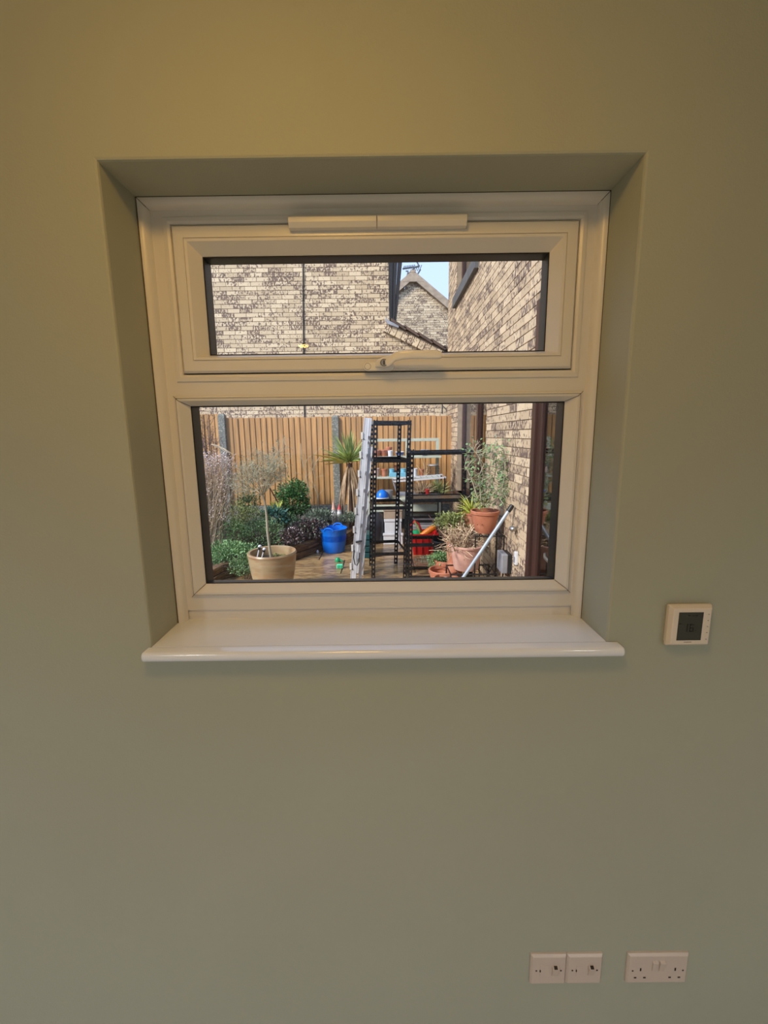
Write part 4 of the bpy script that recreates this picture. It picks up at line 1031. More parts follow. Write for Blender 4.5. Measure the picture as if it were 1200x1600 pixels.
# metal plant trolley with dry grasses
GYt = 5.35
tz = at(650, 752, GYt).z; tl0, tl1 = at(614, 752, GYt).x, at(697, 745, GYt).x
tro = thing('plant_trolley', ((tl0+tl1)/2, GYt+.2, ZG), 'pale metal two tier plant trolley in front of the staging', 'trolley')
for yy in (GYt, GYt+.4): MB().bar((tl0, yy, tz), (tl1, yy, tz+.05), .014, .024, (0, 0, 1)).build('top_rail', 'white_plastic', tro)
for k in range(10): f_ = k/9; x_ = tl0+(tl1-tl0)*f_; MB().tube([(x_, GYt, tz+.05*f_), (x_, GYt+.4, tz+.05*f_)], .005, 6).build('top_wire', 'grey_tray', tro)
MB().prism([(tl0+.10, GYt, tz-.21), (tl1-.05, GYt, tz-.21), (tl1-.05, GYt+.4, tz-.21), (tl0+.10, GYt+.4, tz-.21)], (0, 0, .012)).build('lower_tray', 'grey_tray', tro)
for yy in (GYt, GYt+.4):
    MB().tube([(tl1-.02, yy, tz+.05), (tl1-.015, yy, tz-.05), (tl1-.03, yy, tz-.17), (tl1-.06, yy, tz-.21), (tl1-.06, yy, ZG)], .010, 7).build('leg', 'black_steel', tro)
    MB().tube([(tl0+.005, yy, tz), (tl0+.07, yy, tz-.21), (tl0+.10, yy, ZG)], .012, 7).build('leg', 'grey_tray', tro)
rp_ = at(668, 770, GYt+.08)
rpot = pot('flower_pot', (rp_.x, GYt+.10, tz-.198), .036, .075, 'red_plastic', 'small bright red pot standing in the dry grasses on the trolley', 'pot', 'soil', n=18)

# ---- things stored under and in front of the staging
p = at(586, 830, 5.6)
mb = MB(); rq = random.Random(9)
bx, by = at(586, 820, 5.7).x, 5.7
prof = [(.10, 0), (.15, .05), (.165, .18), (.15, .33), (.11, .43), (.05, .48)]
mb.lathe((bx, by, ZG), prof, 18, True, True, 1.0, .8)
mb.v = [(v[0]+.012*math.sin(v[2]*40+v[0]*30), v[1]+.012*math.cos(v[2]*33), v[2]) for v in mb.v]
tag(mb.build('black_sack', 'black_sack', smooth=True), 'black plastic sack under the staging bench', 'sack')
x0, x1 = at(599, 830, 5.65).x, at(627, 830, 5.65).x
zc = gnd(612, 848, ZG).z
for k, (zb, zh, m_, lb, ins) in enumerate(((ZG+.001, .17, 'white_plastic', 'white foam box at the bottom of the pile under the bench', 0), (ZG+.172, .22, 'white_plastic', 'white foam box in the middle of the pile under the bench', .02), (ZG+.393, .15, 'cardboard', 'brown cardboard box on top of the white foam boxes', .01))):
    t = thing('storage_box', ((x0+x1)/2, 5.75, zb), lb, 'box', 'boxes piled under the bench')
    MB().box((x0+ins, 5.58+ins, zb), (x1+.02-ins, 5.92, zb+zh*.78)).build('body', m_, t, bevel=.006)
    MB().box((x0+ins-.008, 5.57+ins, zb+zh*.80), (x1+.028-ins, 5.928, zb+zh)).build('lid', m_, t, bevel=.005)
xa, xb_ = at(645, 810, 5.7).x, at(684, 810, 5.7).x
for k in range(5):
    zt_ = at(660, 804, 5.7).z-.002-k*.034
    tag(MB().rings([(xa, 5.62, xb_-.02*k, 5.98, 0)][:0] or [(xa, 0, xb_, .03, 0)][:0] or [], False).add(*((lambda a, b: ([(a, 5.60, zt_-.03), (b, 5.60, zt_-.03), (b, 5.95, zt_-.03), (a, 5.95, zt_-.03), (a-.012, 5.588, zt_), (b+.012, 5.588, zt_), (b+.012, 5.962, zt_), (a-.012, 5.962, zt_), (a+.008, 5.608, zt_-.004), (b-.008, 5.608, zt_-.004), (b-.008, 5.942, zt_-.004), (a+.008, 5.942, zt_-.004)],
        [(0, 3, 2, 1), (0, 1, 5, 4), (1, 2, 6, 5), (2, 3, 7, 6), (3, 0, 4, 7), (4, 5, 9, 8), (5, 6, 10, 9), (6, 7, 11, 10), (7, 4, 8, 11), (8, 9, 10, 11)]))(xa, xb_))).build('seed_tray', ('black_plastic', 'grey_tray', 'black_plastic', 'grey_tray', 'white_plastic')[k]),
        ('black seed tray, topmost of the pile under the bench', 'grey seed tray, second from the top of the pile', 'black seed tray in the middle of the pile', 'grey seed tray, fourth in the pile', 'white seed tray, lowest of the pile')[k], 'tray', 'seed trays piled under the bench')
# stand that carries the seed trays
zs_ = zt_-.032
t = thing('slatted_crate', ((xa+xb_)/2, 5.78, ZG), 'grey slatted crate carrying the seed trays', 'crate')
for k in range(6):
    z_ = ZG+.02+k*(zs_-ZG-.03)/6; MB().box((xa+.01, 5.60, z_), (xb_-.16, 5.62, z_+.045)).build('slat', 'grey_tray', t)
for x_ in (xa+.005, xb_-.18): MB().box((x_, 5.615, ZG), (x_+.03, 5.95, zs_)).build('side', 'grey_tray', t)
MB().box((xb_-.14, 5.60, ZG), (xb_-.01, 5.94, zs_)).build('dark_bin', 'black_plastic', t, bevel=.01)

# red toy crate with toys
TYy = 4.95
rc0, rc1 = at(643, 865, TYy).x, at(685, 865, TYy).x
zb_ = max(ZG+.02, at(660, 874, TYy).z); zt_ = at(660, 835, TYy).z
t = thing('red_crate', ((rc0+rc1)/2, TYy+.15, ZG), 'bright red plastic toy crate behind the lower black shelves', 'crate')
MB().add([(rc0+.03, TYy+.02, ZG), (rc1-.03, TYy+.02, ZG), (rc1-.03, TYy+.30, ZG), (rc0+.03, TYy+.30, ZG), (rc0, TYy, zt_), (rc1, TYy, zt_), (rc1, TYy+.33, zt_), (rc0, TYy+.33, zt_),
    (rc0+.012, TYy+.012, zt_), (rc1-.012, TYy+.012, zt_), (rc1-.012, TYy+.318, zt_), (rc0+.012, TYy+.318, zt_), (rc0+.04, TYy+.03, ZG+.012), (rc1-.04, TYy+.03, ZG+.012), (rc1-.04, TYy+.29, ZG+.012), (rc0+.04, TYy+.29, ZG+.012)],
    [(0, 3, 2, 1), (0, 1, 5, 4), (1, 2, 6, 5), (2, 3, 7, 6), (3, 0, 4, 7), (4, 5, 9, 8), (5, 6, 10, 9), (6, 7, 11, 10), (7, 4, 8, 11), (8, 9, 13, 12), (9, 10, 14, 13), (10, 11, 15, 14), (11, 8, 12, 15), (12, 13, 14, 15)]).build('body', 'red_plastic', t)
for k in range(4):
    x_ = rc0+.05+(rc1-rc0-.1)*k/3; MB().box((x_-.008, TYy-.006, ZG+.03), (x_+.008, TYy+.012, zt_-.03)).build('rib', 'red_plastic', t, bevel=.002)
MB().box((rc0-.006, TYy-.010, zt_-.03), (rc1+.006, TYy+.004, zt_+.004)).build('lip', 'red_plastic', t, bevel=.003)
a, b = at(660, 836, TYy+.12), at(681, 822, TYy+.12)
t = thing('orange_scoop', a, 'orange plastic toy scoop sticking out of the red crate', 'toy')
MB().tube([a-Vector((.05, 0, .06)), a, a+(b-a)*.5, b-(b-a)*.1, b], [.03, .04, .046, .042, .02], 10).build('blade', 'orange_plastic', t, smooth=True)
MB().tube([a-Vector((.05, 0, .06)), a-Vector((.12, 0, .13))], .015, 8).build('grip', 'orange_plastic', t, smooth=True)
wc = at(652, 834, TYy+.2)
t = thing('toy_watering_can', wc-Vector((0, 0, .10)), 'green toy watering can with a red handle in the red crate', 'toy')
MB().lathe(wc-Vector((0, 0, .10)), [(.07, 0), (.075, .08), (.06, .15)], 18, True, True).build('body', 'green_plastic', t, smooth=True)
MB().tube([at(642, 822, TYy+.2), at(648, 814, TYy+.2), at(654, 818, TYy+.2), at(660, 832, TYy+.2)], .014, 8).build('handle', 'red_plastic', t, smooth=True)
MB().tube([at(648, 815, TYy+.18), at(653, 824, TYy+.16), at(657, 836, TYy+.15)], .013, 8).build('spout', 'leaf_olive', t, smooth=True)
rs0 = at(664, 834, TYy+.26)
t = thing('red_toy_rake', rs0, 'red plastic toy rake head in the red crate', 'toy')
for k in range(4): MB().tube([rs0+Vector((-.03+k*.035, 0, -.05)), rs0+Vector((-.06+k*.035, 0, .06))], .010, 6).build('tine', 'red_plastic', t)
MB().tube([rs0+Vector((-.06, 0, .02)), rs0+Vector((.1, 0, -.02))], .014, 6).build('bar', 'red_plastic', t)

# gnomes in the bed
for px_, lb, hatm, hh in ((521.5, 'white garden gnome with a tall pale pointed hat', 'gnome_pink', .17), (530.5, 'white garden gnome with a short red hat', 'gnome_red', .09)):
    b = at(px_, 806, 6.05); k = mpp(px_, 806, 6.05); b = Vector((b.x, 6.05, b.z))
    t = thing('garden_gnome', b, lb, 'gnome', 'garden gnomes')
    MB().lathe(b, [(.032, 0), (.040, .03), (.038, .06), (.026, .085)], 14, True, True).build('body', 'gnome_white', t, smooth=True)
    MB().ball(b+Vector((0, 0, .095)), .032, 12, 8).build('head', 'gnome_white', t, smooth=True)
    MB().lathe(b+Vector((0, -.022, .045)), [(.004, 0), (.020, .03), (.028, .055)], 10, True, True, 1, .5).build('beard', 'gnome_white', t, smooth=True)
    MB().lathe(b+Vector((0, 0, .105)), [(.036, 0), (.030, .012), (.018, hh*.5), (.003, hh)], 14, True, True).build('hat', hatm, t, smooth=True)
    MB().box(b+Vector((-.03, -.03, -(b.z-BZ))), b+Vector((.03, .03, 0))).build('plinth', 'post_concrete', t)

# ================================================================== plants
def twig(mb, p, d, L, r, depth, rnd, spread=.5, kids=3, seg=4, up=.15, n=4, tips=None, taper=.55, wob=.12):
    pts = [Vector(p)]; dd = Vector(d).normalized()
    for k in range(seg):
        dd = (dd+Vector((rnd.gauss(0, wob), rnd.gauss(0, wob), rnd.gauss(0, wob)+up*.2))).normalized(); pts.append(pts[-1]+dd*L/seg)
    mb.tube(pts, [r*(1-(1-taper)*k/seg) for k in range(seg+1)], n, False)
    if depth <= 0:
        if tips is not None: tips.append((pts[-1], dd)); tips.append((pts[-2], dd))
        return
    for k in range(kids):
        f = rnd.uniform(.45, 1.0); i = min(seg-1, int(f*seg)); q = pts[i]+(pts[i+1]-pts[i])*(f*seg-i)
        nd = (dd+Vector((rnd.gauss(0, spread), rnd.gauss(0, spread), rnd.gauss(0, spread)+up))).normalized()
        twig(mb, q, nd, L*rnd.uniform(.5, .75), r*taper, depth-1, rnd, spread, kids, seg, up, n, tips, taper, wob)
def leaf_cloud(mb, c, rad, N, L, w_, rnd, shell=.55, flat=.0, up=.3, lump=.25, bottom=-.9):
    c = Vector(c); ph = [rnd.uniform(0, 6.28) for _ in range(6)]
    for _ in range(N):
        v = Vector((rnd.gauss(0, 1), rnd.gauss(0, 1), rnd.gauss(0, 1))).normalized()
        if v.z < bottom: v.z = abs(v.z)*.3
        k = rnd.uniform(shell, 1.0)*(1+lump*(math.sin(3*v.x+ph[0])*math.sin(4*v.y+ph[1])*.5+math.sin(5*v.z+ph[2]+3*v.x)*.5))
        p = c+Vector((v.x*rad[0], v.y*rad[1], v.z*rad[2]))*k
        d = (v*.8+Vector((rnd.gauss(0, .6), rnd.gauss(0, .6), rnd.gauss(0, .6)+up))).normalized()
        s_ = rnd.uniform(.6, 1.2); mb.leaf(p, d, Vector((rnd.gauss(0, .5), rnd.gauss(0, .5), 1)), L*s_, w_*s_)
def shrub(name, label, c, rad, N, L, w_, leaf_m, seed, stems=10, stem_m='twig_brown', z0=None, cat='shrub', extra=None, **kw):
    rnd = random.Random(seed); c = Vector(c); z0 = BZ-.03 if z0 is None else z0
    t = thing(name, (c.x, c.y, z0), label, cat)
    mb = MB()
    for k in range(stems):
        v = Vector((rnd.gauss(0, .5)*rad[0], rnd.gauss(0, .5)*rad[1], 0)); q = Vector((c.x, c.y, z0))+v*.3
        e_ = c+v+Vector((0, 0, rad[2]*rnd.uniform(-.2, .6))); mb.tube([q, (q+e_)/2+Vector((rnd.gauss(0, .02), rnd.gauss(0, .02), 0)), e_], [.008, .006, .003], 4, False)
    mb.build('stems', stem_m, t)
    mb = MB(); leaf_cloud(mb, c, rad, N, L, w_, rnd, **kw); mb.build('foliage', leaf_m, t, kind='stuff')
    if extra:
        mb = MB(); leaf_cloud(mb, c+Vector((0, 0, rad[2]*.05)), [q*1.03 for q in rad], extra[1], extra[2], extra[3], rnd, .85); mb.build(extra[4] if len(extra) > 4 else 'flowers', extra[0], t, kind='stuff')
    return t
def C(px, py, Y): return at(px, py, Y)
# tall dry shrub at the left: a dense sheaf of bare stems with pale seed heads
rnd = random.Random(21)
DY = 4.75
b0 = at(340, 870, DY); top_z = at(340, 712, DY).z; k_ = mpp(335, 780, DY)
t = thing('dry_hydrangea', (b0.x, DY, BZ-.03), 'tall dry beige shrub with dense bare stems and pale seed heads', 'shrub')
mb = MB(); tips = []
for k in range(190):
    a = rnd.uniform(0, 6.28); q = rnd.random()**.5
    p0 = Vector((b0.x-.04+.15*q*math.cos(a), DY+.12*q*math.sin(a), BZ-.04))
    px_ = rnd.uniform(306, 366); zz_ = top_z-rnd.random()**2*.75
    e_ = Vector((at(px_, 760, DY).x, DY+.22*rnd.uniform(-1, 1), zz_))
    m1 = p0.lerp(e_, .45)+Vector((rnd.gauss(0, .02), rnd.gauss(0, .02), .03))
    m2 = p0.lerp(e_, .75)+Vector((rnd.gauss(0, .025), rnd.gauss(0, .02), .02))
    mb.tube([p0, m1, m2, e_], [.0055, .0045, .0035, .002], 4, False); tips.append(e_)
    for j in range(5):
        f = rnd.uniform(.35, .95); s_ = p0.lerp(e_, f); mb.tube([s_, s_+Vector((rnd.gauss(0, .05), rnd.gauss(0, .05), rnd.uniform(.02, .11)))], [.0028, .0015], 3, False)
mb.build('stems', 'twig_beige', t, kind='stuff')
mb = MB()
for e_ in tips:
    for j in range(16): mb.leaf(e_+Vector((rnd.gauss(0, .022), rnd.gauss(0, .022), rnd.gauss(-.02, .035))), (rnd.gauss(0, 1), rnd.gauss(0, 1), rnd.gauss(.3, 1)), (rnd.gauss(0, 1), rnd.gauss(0, 1), 1), .020, .013)
mb.build('seed_heads', 'seed_head', t, kind='stuff')
mb = MB(); leaf_cloud(mb, (b0.x+.02, DY, BZ+.62), (.22, .18, .30), 300, .022, .010, rnd, .3); mb.build('foliage', 'leaf_olive', t, kind='stuff')
# dark spiky shrub behind it
t = thing('buddleia', (at(322, 760, 5.7).x, 5.7, BZ-.03), 'thin brown twiggy shrub with dark spikes in front of the fence', 'shrub')
mb = MB(); tips = []
for px_, py_ in ((318, 664), (324, 655), (331, 668), (340, 690), (312, 690), (350, 705), (327, 680), (316, 650)):
    e_ = at(px_, py_, 5.7); p0 = Vector((at(326, 760, 5.7).x+rnd.uniform(-.05, .05), 5.7+rnd.uniform(-.05, .05), BZ-.04))
    mb.tube([p0, p0.lerp(e_, .5)+Vector((rnd.gauss(0, .03), 0, 0)), e_], [.010, .007, .003], 5, False)
    for j in range(9): f = rnd.uniform(.55, 1); s_ = p0.lerp(e_, f); twig(mb, s_, (rnd.gauss(0, 1), rnd.gauss(0, .5), .5), .14, .003, 1, rnd, tips=tips, n=3, seg=2, kids=2)
mb.build('stems', 'twig_brown', t, kind='stuff')
mb = MB()
for p_, d_ in tips: mb.leaf(p_, d_, (0, -1, .3), .022, .012)
for px_, py_ in ((322, 710), (321, 702), (325, 718), (319, 695)):
    e_ = at(px_, py_, 5.65)
    for j in range(60): mb.leaf(e_+Vector((rnd.gauss(0, .014), rnd.gauss(0, .014), rnd.gauss(0, .05))), (rnd.gauss(0, 1), rnd.gauss(0, 1), 1), (0, -1, 0), .022, .012)
mb.build('flower_spikes', 'leaf_purple', t, kind='stuff')
mb = MB()
for j in range(3):
    a_, b_ = at(330+j*3, 694+j*2, 5.4), at(352+j*6, 706+j*2, 5.3); mb.tube([a_, a_.lerp(b_, .5)+Vector((0, 0, .03)), b_], [.006, .005, .003], 5, False)
mb.build('arching_stems', 'twig_beige', t)

shrub('ground_cover', 'bright green low ground cover spilling over the bed edge', C(362, 868, 4.35), (.36, .30, .16), 3000, .036, .018, 'leaf_fresh', 31, 6, cat='plant', shell=.6, up=.4)
shrub('ground_cover', 'bright green ground cover trailing down beside the tan pot', C(382, 884, 4.05), (.15, .16, .12), 900, .034, .016, 'leaf_mid', 32, 3, cat='plant', z0=ZG, shell=.5)
shrub('low_shrub', 'olive green rounded shrub behind the pot tree stem', C(412, 835, 4.95), (.36, .30, .24), 2600, .034, .014, 'leaf_mid', 33, 10, shell=.5)
shrub('low_shrub', 'yellowish green shrub between dry stems and the pot', C(395, 812, 5.3), (.24, .22, .20), 1400, .032, .014, 'leaf_olive', 34, 8, shell=.5)
shrub('low_shrub', 'grey green feathery shrub at the foot of the dry stems', C(368, 832, 4.72), (.20, .16, .20), 1300, .034, .013, 'leaf_mid', 44, 8, shell=.4, up=.6)
shrub('low_shrub', 'loose olive shrub between dry stems and conifer', C(372, 806, 5.35), (.18, .16, .22), 1000, .036, .013, 'leaf_olive', 45, 8, shell=.4, up=.6)
shrub('conifer_shrub', 'dark bushy conifer shrub behind the tree stem', C(388, 788, 5.75), (.20, .18, .24), 2000, .040, .010, 'leaf_conifer', 35, 8, shell=.35, up=.8)
t = shrub('teal_leaved_plant', 'blue green broad leaved plant behind the tree stem', C(428, 806, 5.45), (.22, .16, .13), 420, .062, .038, 'leaf_teal', 36, 6, cat='plant', shell=.4)
t = shrub('evergreen_bush', 'round glossy dark green evergreen bush against the fence', C(458, 782, 6.25), (.275, .22, .33), 2800, .052, .028, 'leaf_dark', 37, 10, shell=.55, extra=('leaf_fresh', 260, .05, .026, 'young_leaves'))
t = thing('strappy_plant', C(432, 798, 6.0), 'yellow green strappy plant beside the evergreen bush', 'plant')
mb = MB(); c_ = Vector(t.location)
for k in range(46):
    a = rnd.uniform(0, 6.28); L_ = rnd.uniform(.14, .28); o_ = Vector((math.cos(a), math.sin(a), 0))
    mb.leaf(c_+o_*.02-Vector((0, 0, .05)), (o_.x*.45, o_.y*.45, 1), o_, L_, .022)
mb.build('leaves', 'leaf_yellow', t, kind='stuff')
MB().tube([c_-Vector((0, 0, c_.z-BZ+.03)), c_-Vector((0, 0, .03))], .02, 8).build('crown_stem', 'twig_brown', t)
shrub('purple_heuchera', 'dark purple leaved low plant beside the blue tub', C(482, 826, 5.25), (.26, .20, .13), 1200, .040, .030, 'leaf_purple', 38, 5, cat='plant', shell=.4, extra=('leaf_sage', 260, .036, .026, 'pale_leaves'))
shrub('purple_heuchera', 'dark low plant with pinkish white flecks by the timber edging', C(455, 838, 4.85), (.16, .14, .11), 600, .036, .026, 'leaf_purple', 39, 4, cat='plant', shell=.4, extra=('petal_pale', 60, .022, .018, 'petals'))
shrub('leafy_perennial', 'small sage green plant in front of the gnomes', C(502, 806, 5.75), (.22, .16, .10), 600, .050, .020, 'leaf_sage', 40, 5, cat='plant', shell=.4, up=.7)
shrub('leafy_perennial', 'small sage green plant beside the gnome with the red hat', C(545, 810, 5.9), (.16, .14, .09), 420, .050, .020, 'leaf_sage', 41, 5, cat='plant', shell=.4, up=.7)
shrub('leafy_perennial', 'green leafy plant between evergreen bush and purple plants', C(452, 815, 5.6), (.16, .14, .12), 420, .046, .026, 'leaf_mid', 42, 5, cat='plant', shell=.4, extra=('petal_pale', 12, .03, .024, 'petals'))
# bare climber on the fence
t = thing('bare_climber', (at(485, 800, 6.6).x, 6.6, BZ-.03), 'leafless grey climber on the fence beside the middle post', 'climber')
mb = MB(); tips = []
for k in range(9):
    p0 = Vector((at(488+rnd.uniform(-8, 10), 800, 6.6).x, 6.6, BZ-.05)); e_ = at(rnd.uniform(466, 502), rnd.uniform(705, 765), 6.62)
    mb.tube([p0, p0.lerp(e_, .4)+Vector((rnd.gauss(0, .05), 0, 0)), p0.lerp(e_, .75)+Vector((rnd.gauss(0, .05), 0, 0)), e_], [.006, .005, .004, .002], 4, False)
    for j in range(6): twig(mb, p0.lerp(e_, rnd.uniform(.3, 1)), (rnd.gauss(0, 1), -.2, .8), .14, .0025, 1, rnd, n=3, seg=2, kids=2)
for pts in (((470, 693), (471, 712), (474, 730)), ((488, 735), (494, 722), (502, 712))): mb.tube([at(a, b, 6.62) for a, b in pts], .006, 5, False)
mb.build('stems', 'twig_grey', t, kind='stuff')
# cordyline
cy_ = 6.25
hd_ = at(546, 722, cy_)
t = thing('cordyline', (hd_.x, cy_, BZ-.03), 'spiky cordyline palm with drooping dead leaves by the concrete post', 'palm')
MB().tube([(hd_.x, cy_, BZ-.05), (hd_.x+.01, cy_, hd_.z-.25), hd_-Vector((0, 0, .02))], [.05, .045, .04], 10).build('trunk', 'twig_brown', t, smooth=True)
def strap(mb, p, d, L_, w_, droop, seg=5, roll=None):
    pts = [Vector(p)]; dd = Vector(d).normalized()
    for k in range(seg): dd = (dd+Vector((0, 0, -droop))).normalized(); pts.append(pts[-1]+dd*L_/seg)
    sd = dd.cross(Vector((0, 0, 1)));
    if sd.length < .05: sd = Vector((1, 0, 0))
    sd.normalize(); sd = Matrix.Rotation(rnd.uniform(-1.2, 1.2) if roll is None else roll, 3, dd) @ sd; vs = []; fs = []
    for k, q in enumerate(pts):
        ww = w_*(math.sin(math.pi*min(1, .25+.75*k/seg)))*.5+.0005; vs += [q-sd*ww, q+Vector((0, 0, -.25*ww)), q+sd*ww]
    for k in range(seg): fs += [(3*k, 3*k+1, 3*k+4, 3*k+3), (3*k+1, 3*k+2, 3*k+5, 3*k+4)]
    mb.add(vs, fs)
mb = MB()
for k in range(120):
    a = rnd.uniform(0, 6.28); el = rnd.uniform(.15, 1.45); o_ = Vector((math.cos(a)*math.cos(el), math.sin(a)*math.cos(el), math.sin(el)))
    strap(mb, hd_+o_*.03, o_, rnd.uniform(.36, .54), .026, .05)
mb.build('green_leaves', 'cordyline_green', t, kind='stuff')
for e_ in ((488, 711), (503, 722), (507, 728)):
    mb = MB(); q = at(e_[0], e_[1], cy_-.15); d_ = q-hd_; strap(mb, hd_, d_+Vector((0, 0, .06)), d_.length*1.03, .034, .03, 5, 1.1); mb.build('yellow_leaf', 'cordyline_yellow', t)
mb = MB()
for k in range(105):
    a = rnd.uniform(0, 6.28); o_ = Vector((math.cos(a), math.sin(a), 0)); strap(mb, hd_-Vector((0, 0, rnd.uniform(.0, .12))), o_*.55+Vector((0, 0, -.55)), rnd.uniform(.45, .98), .024, .55, 6)
mb.build('dead_leaves', 'dead_leaf', t, kind='stuff')
# standard tree in the tan pot
rnd = random.Random(77)
t = thing('standard_tree', (at(425, 866, TY).x, TY, ZG+th_*.8), 'slender pale stemmed young tree with a twiggy bare crown', 'tree')
stem = [at(424, 872, TY), at(421, 856, TY), at(418, 830, TY), at(416.5, 805, TY), at(414, 785, TY), at(410.5, 774, TY)]
MB().tube(stem, [.016, .014, .0125, .0115, .010, .009], 10).build('trunk', 'trunk_pale', t, smooth=True)
mb = MB(); tips = []
fork = stem[-1]
for e_, r_ in (((398, 759), .009), ((404, 752), .006), ((416, 745), .008), ((424, 735), .008), ((432, 728), .006), ((410, 738), .007), ((430, 745), .006), ((400, 742), .006), ((422, 750), .006), ((438, 738), .004), ((374, 752), .005), ((380, 768), .005), ((386, 742), .005), ((394, 728), .004), ((412, 716), .005), ((440, 705), .004), ((428, 712), .005), ((388, 758), .005)):
    q = at(e_[0], e_[1], TY+rnd.uniform(-.14, .14)); m_ = fork.lerp(q, .5)+Vector((rnd.gauss(0, .01), rnd.gauss(0, .01), -.01))
    mb.tube([fork, m_, q], [r_*.8, r_*.6, r_*.35], 5, False)
    for j in range(9): twig(mb, m_.lerp(q, rnd.uniform(0, 1)), (q-fork).normalized()*.8+Vector((rnd.gauss(0, .5), rnd.gauss(0, .5), rnd.gauss(.1, .5))), .13, .0021, 2, rnd, .65, 3, 3, .1, 3, tips, .7, .22)
mb.build('twigs', 'twig_grey', t, kind='stuff')
mb = MB()
for p_, d_ in tips:
    if rnd.random() < .55: mb.leaf(p_, d_+Vector((rnd.gauss(0, .4), rnd.gauss(0, .4), rnd.gauss(0, .4))), (rnd.gauss(0, 1), -1, .3), .013, .007)
mb.build('buds', 'leaf_sage', t, kind='stuff')
MB().tube([at(413, 749, TY+.1), at(422, 763, TY+.1), at(434, 785, TY+.1)], .006, 6).build('dark_branch', 'twig_brown', t)

# ================================================================== pots by the brick wing
# tall wire stand with the big terracotta pot
PY = 3.30
bc = at(757, 831, PY); bz_ = bc.z
rpt = 22.5*mpp(757, 796, PY); hpt = at(757, 797, PY).z-bz_
t = pot('flower_pot', (bc.x, PY, bz_), rpt, hpt, 'terracotta', 'big terracotta pot with the climbing rose on the tall wire stand', 'pot', 'soil', taper=.66, rim=.16, n=40)
for dx_ in (-.006, .018):
    q = at(748+dx_*300, 820, PY-rpt*.80); MB().ball(q, .005, 8, 6, (1.3, .5, .8)).build('drain_hole', 'hole_dark', t)
st = thing('wire_stand', (bc.x, PY, ZG), 'tall black wire plant stand against the brick wing', 'plant stand')
sw = .135
for sx2 in (-1, 1):
    for sy2 in (-1, 1): MB().tube([(bc.x+sx2*sw+.02, PY+sy2*sw, ZG), (bc.x+sx2*sw+.02, PY+sy2*sw, bz_-.005)], .007, 6).build('leg', 'black_steel', st)
for z_ in (bz_-.012, ZG+.10): MB().tube([(bc.x-sw+.02, PY-sw, z_), (bc.x+sw+.02, PY-sw, z_), (bc.x+sw+.02, PY+sw, z_), (bc.x-sw+.02, PY+sw, z_), (bc.x-sw+.02, PY-sw, z_)], .007, 6).build('hoop', 'black_steel', st)
for k in range(5): x_ = bc.x-sw+.02+2*sw*k/4; MB().tube([(x_, PY-sw, bz_-.008), (x_, PY+sw, bz_-.008)], .005, 6).build('top_bar', 'black_steel', st)
for sgn in (-1, 1): MB().tube([(bc.x+.02+sgn*.11, PY-sw, ZG+.14), (bc.x+.02+sgn*.03, PY-sw, ZG+.26), (bc.x+.02-sgn*.05, PY-sw, ZG+.42)], .006, 6).build('scroll', 'black_steel', st)
# pot behind it with grassy plant
c2 = at(737, 800, PY+.42); r2 = 14*mpp(737, 800, PY+.42)
b2 = at(737, 828, PY+.42)
t = pot('flower_pot', (c2.x, PY+.42, b2.z), r2, c2.z-b2.z, 'terracotta', 'terracotta pot with pale grassy leaves, behind the big pot', 'pot', 'soil', taper=.7)
st2 = thing('wire_stand', (c2.x, PY+.42, ZG), 'black wire stand under the pot with grassy leaves', 'plant stand')
for a in range(3): MB().tube([(c2.x+.1*math.cos(a*2.1), PY+.42+.1*math.sin(a*2.1), ZG), (c2.x+.09*math.cos(a*2.1), PY+.42+.09*math.sin(a*2.1), b2.z-.004)], .007, 6).build('leg', 'black_steel', st2)
MB().tube([(c2.x+.09*math.cos(a*.3), PY+.42+.09*math.sin(a*.3), b2.z-.010) for a in range(22)], .006, 6).build('ring', 'black_steel', st2)
t = thing('grassy_plant', (c2.x, PY+.42, c2.z-.03), 'pale yellow green grassy plant in the rear terracotta pot', 'plant')
mb = MB(); tp2 = Vector((c2.x, PY+.42, c2.z-.03))
for k in range(110):
    a = rnd.uniform(0, 6.28); el = rnd.uniform(.2, 1.4); o_ = Vector((math.cos(a)*math.cos(el), math.sin(a)*math.cos(el), math.sin(el)))
    strap(mb, tp2+o_*.03, o_, rnd.uniform(.12, .24), .009, .20, 4)
mb.build('blades', 'leaf_yellow', t, kind='stuff')
# climbing rose in the big pot
rnd = random.Random(5)
ct = Vector((bc.x, PY, bz_+hpt*.8))
t = thing('climbing_rose', ct, 'climbing shrub with long stems and light green leaves in the big pot', 'shrub')
mb = MB(); tips = []
paths = [[(754, 790), (760, 765), (770, 752), (764, 735), (770, 710), (778, 686)], [(752, 790), (750, 765), (748, 745), (756, 726), (744, 708), (733, 695)], [(758, 790), (772, 770), (785, 760), (790, 740), (788, 715)],
         [(756, 790), (745, 775), (738, 752), (731, 735), (726, 730)], [(757, 790), (768, 765), (775, 735), (776, 705)], [(760, 790), (782, 775), (798, 770), (806, 766)], [(757, 790), (760, 760), (754, 740), (750, 715), (742, 706)]]
for pth in paths:
    yy = PY+rnd.uniform(-.12, .05); pts = [at(a, b, yy) for a, b in pth]; pts = [Vector((min(q.x, WX-.03), q.y, q.z)) for q in pts]
    mb.tube(pts, [.007-.004*i/len(pts) for i in range(len(pts))], 5, False)
    for i in range(1, len(pts)):
        for j in range(5):
            s_ = pts[i-1].lerp(pts[i], rnd.random()); l0 = len(tips); twig(mb, s_, (rnd.gauss(-.1, .7), rnd.gauss(-.3, .5), rnd.gauss(.2, .6)), .09, .0025, 1, rnd, .5, 2, 2, .1, 3, tips, .7, .2)
mb.build('stems', 'twig_grey', t, kind='stuff')
mb = MB(); mb2 = MB()
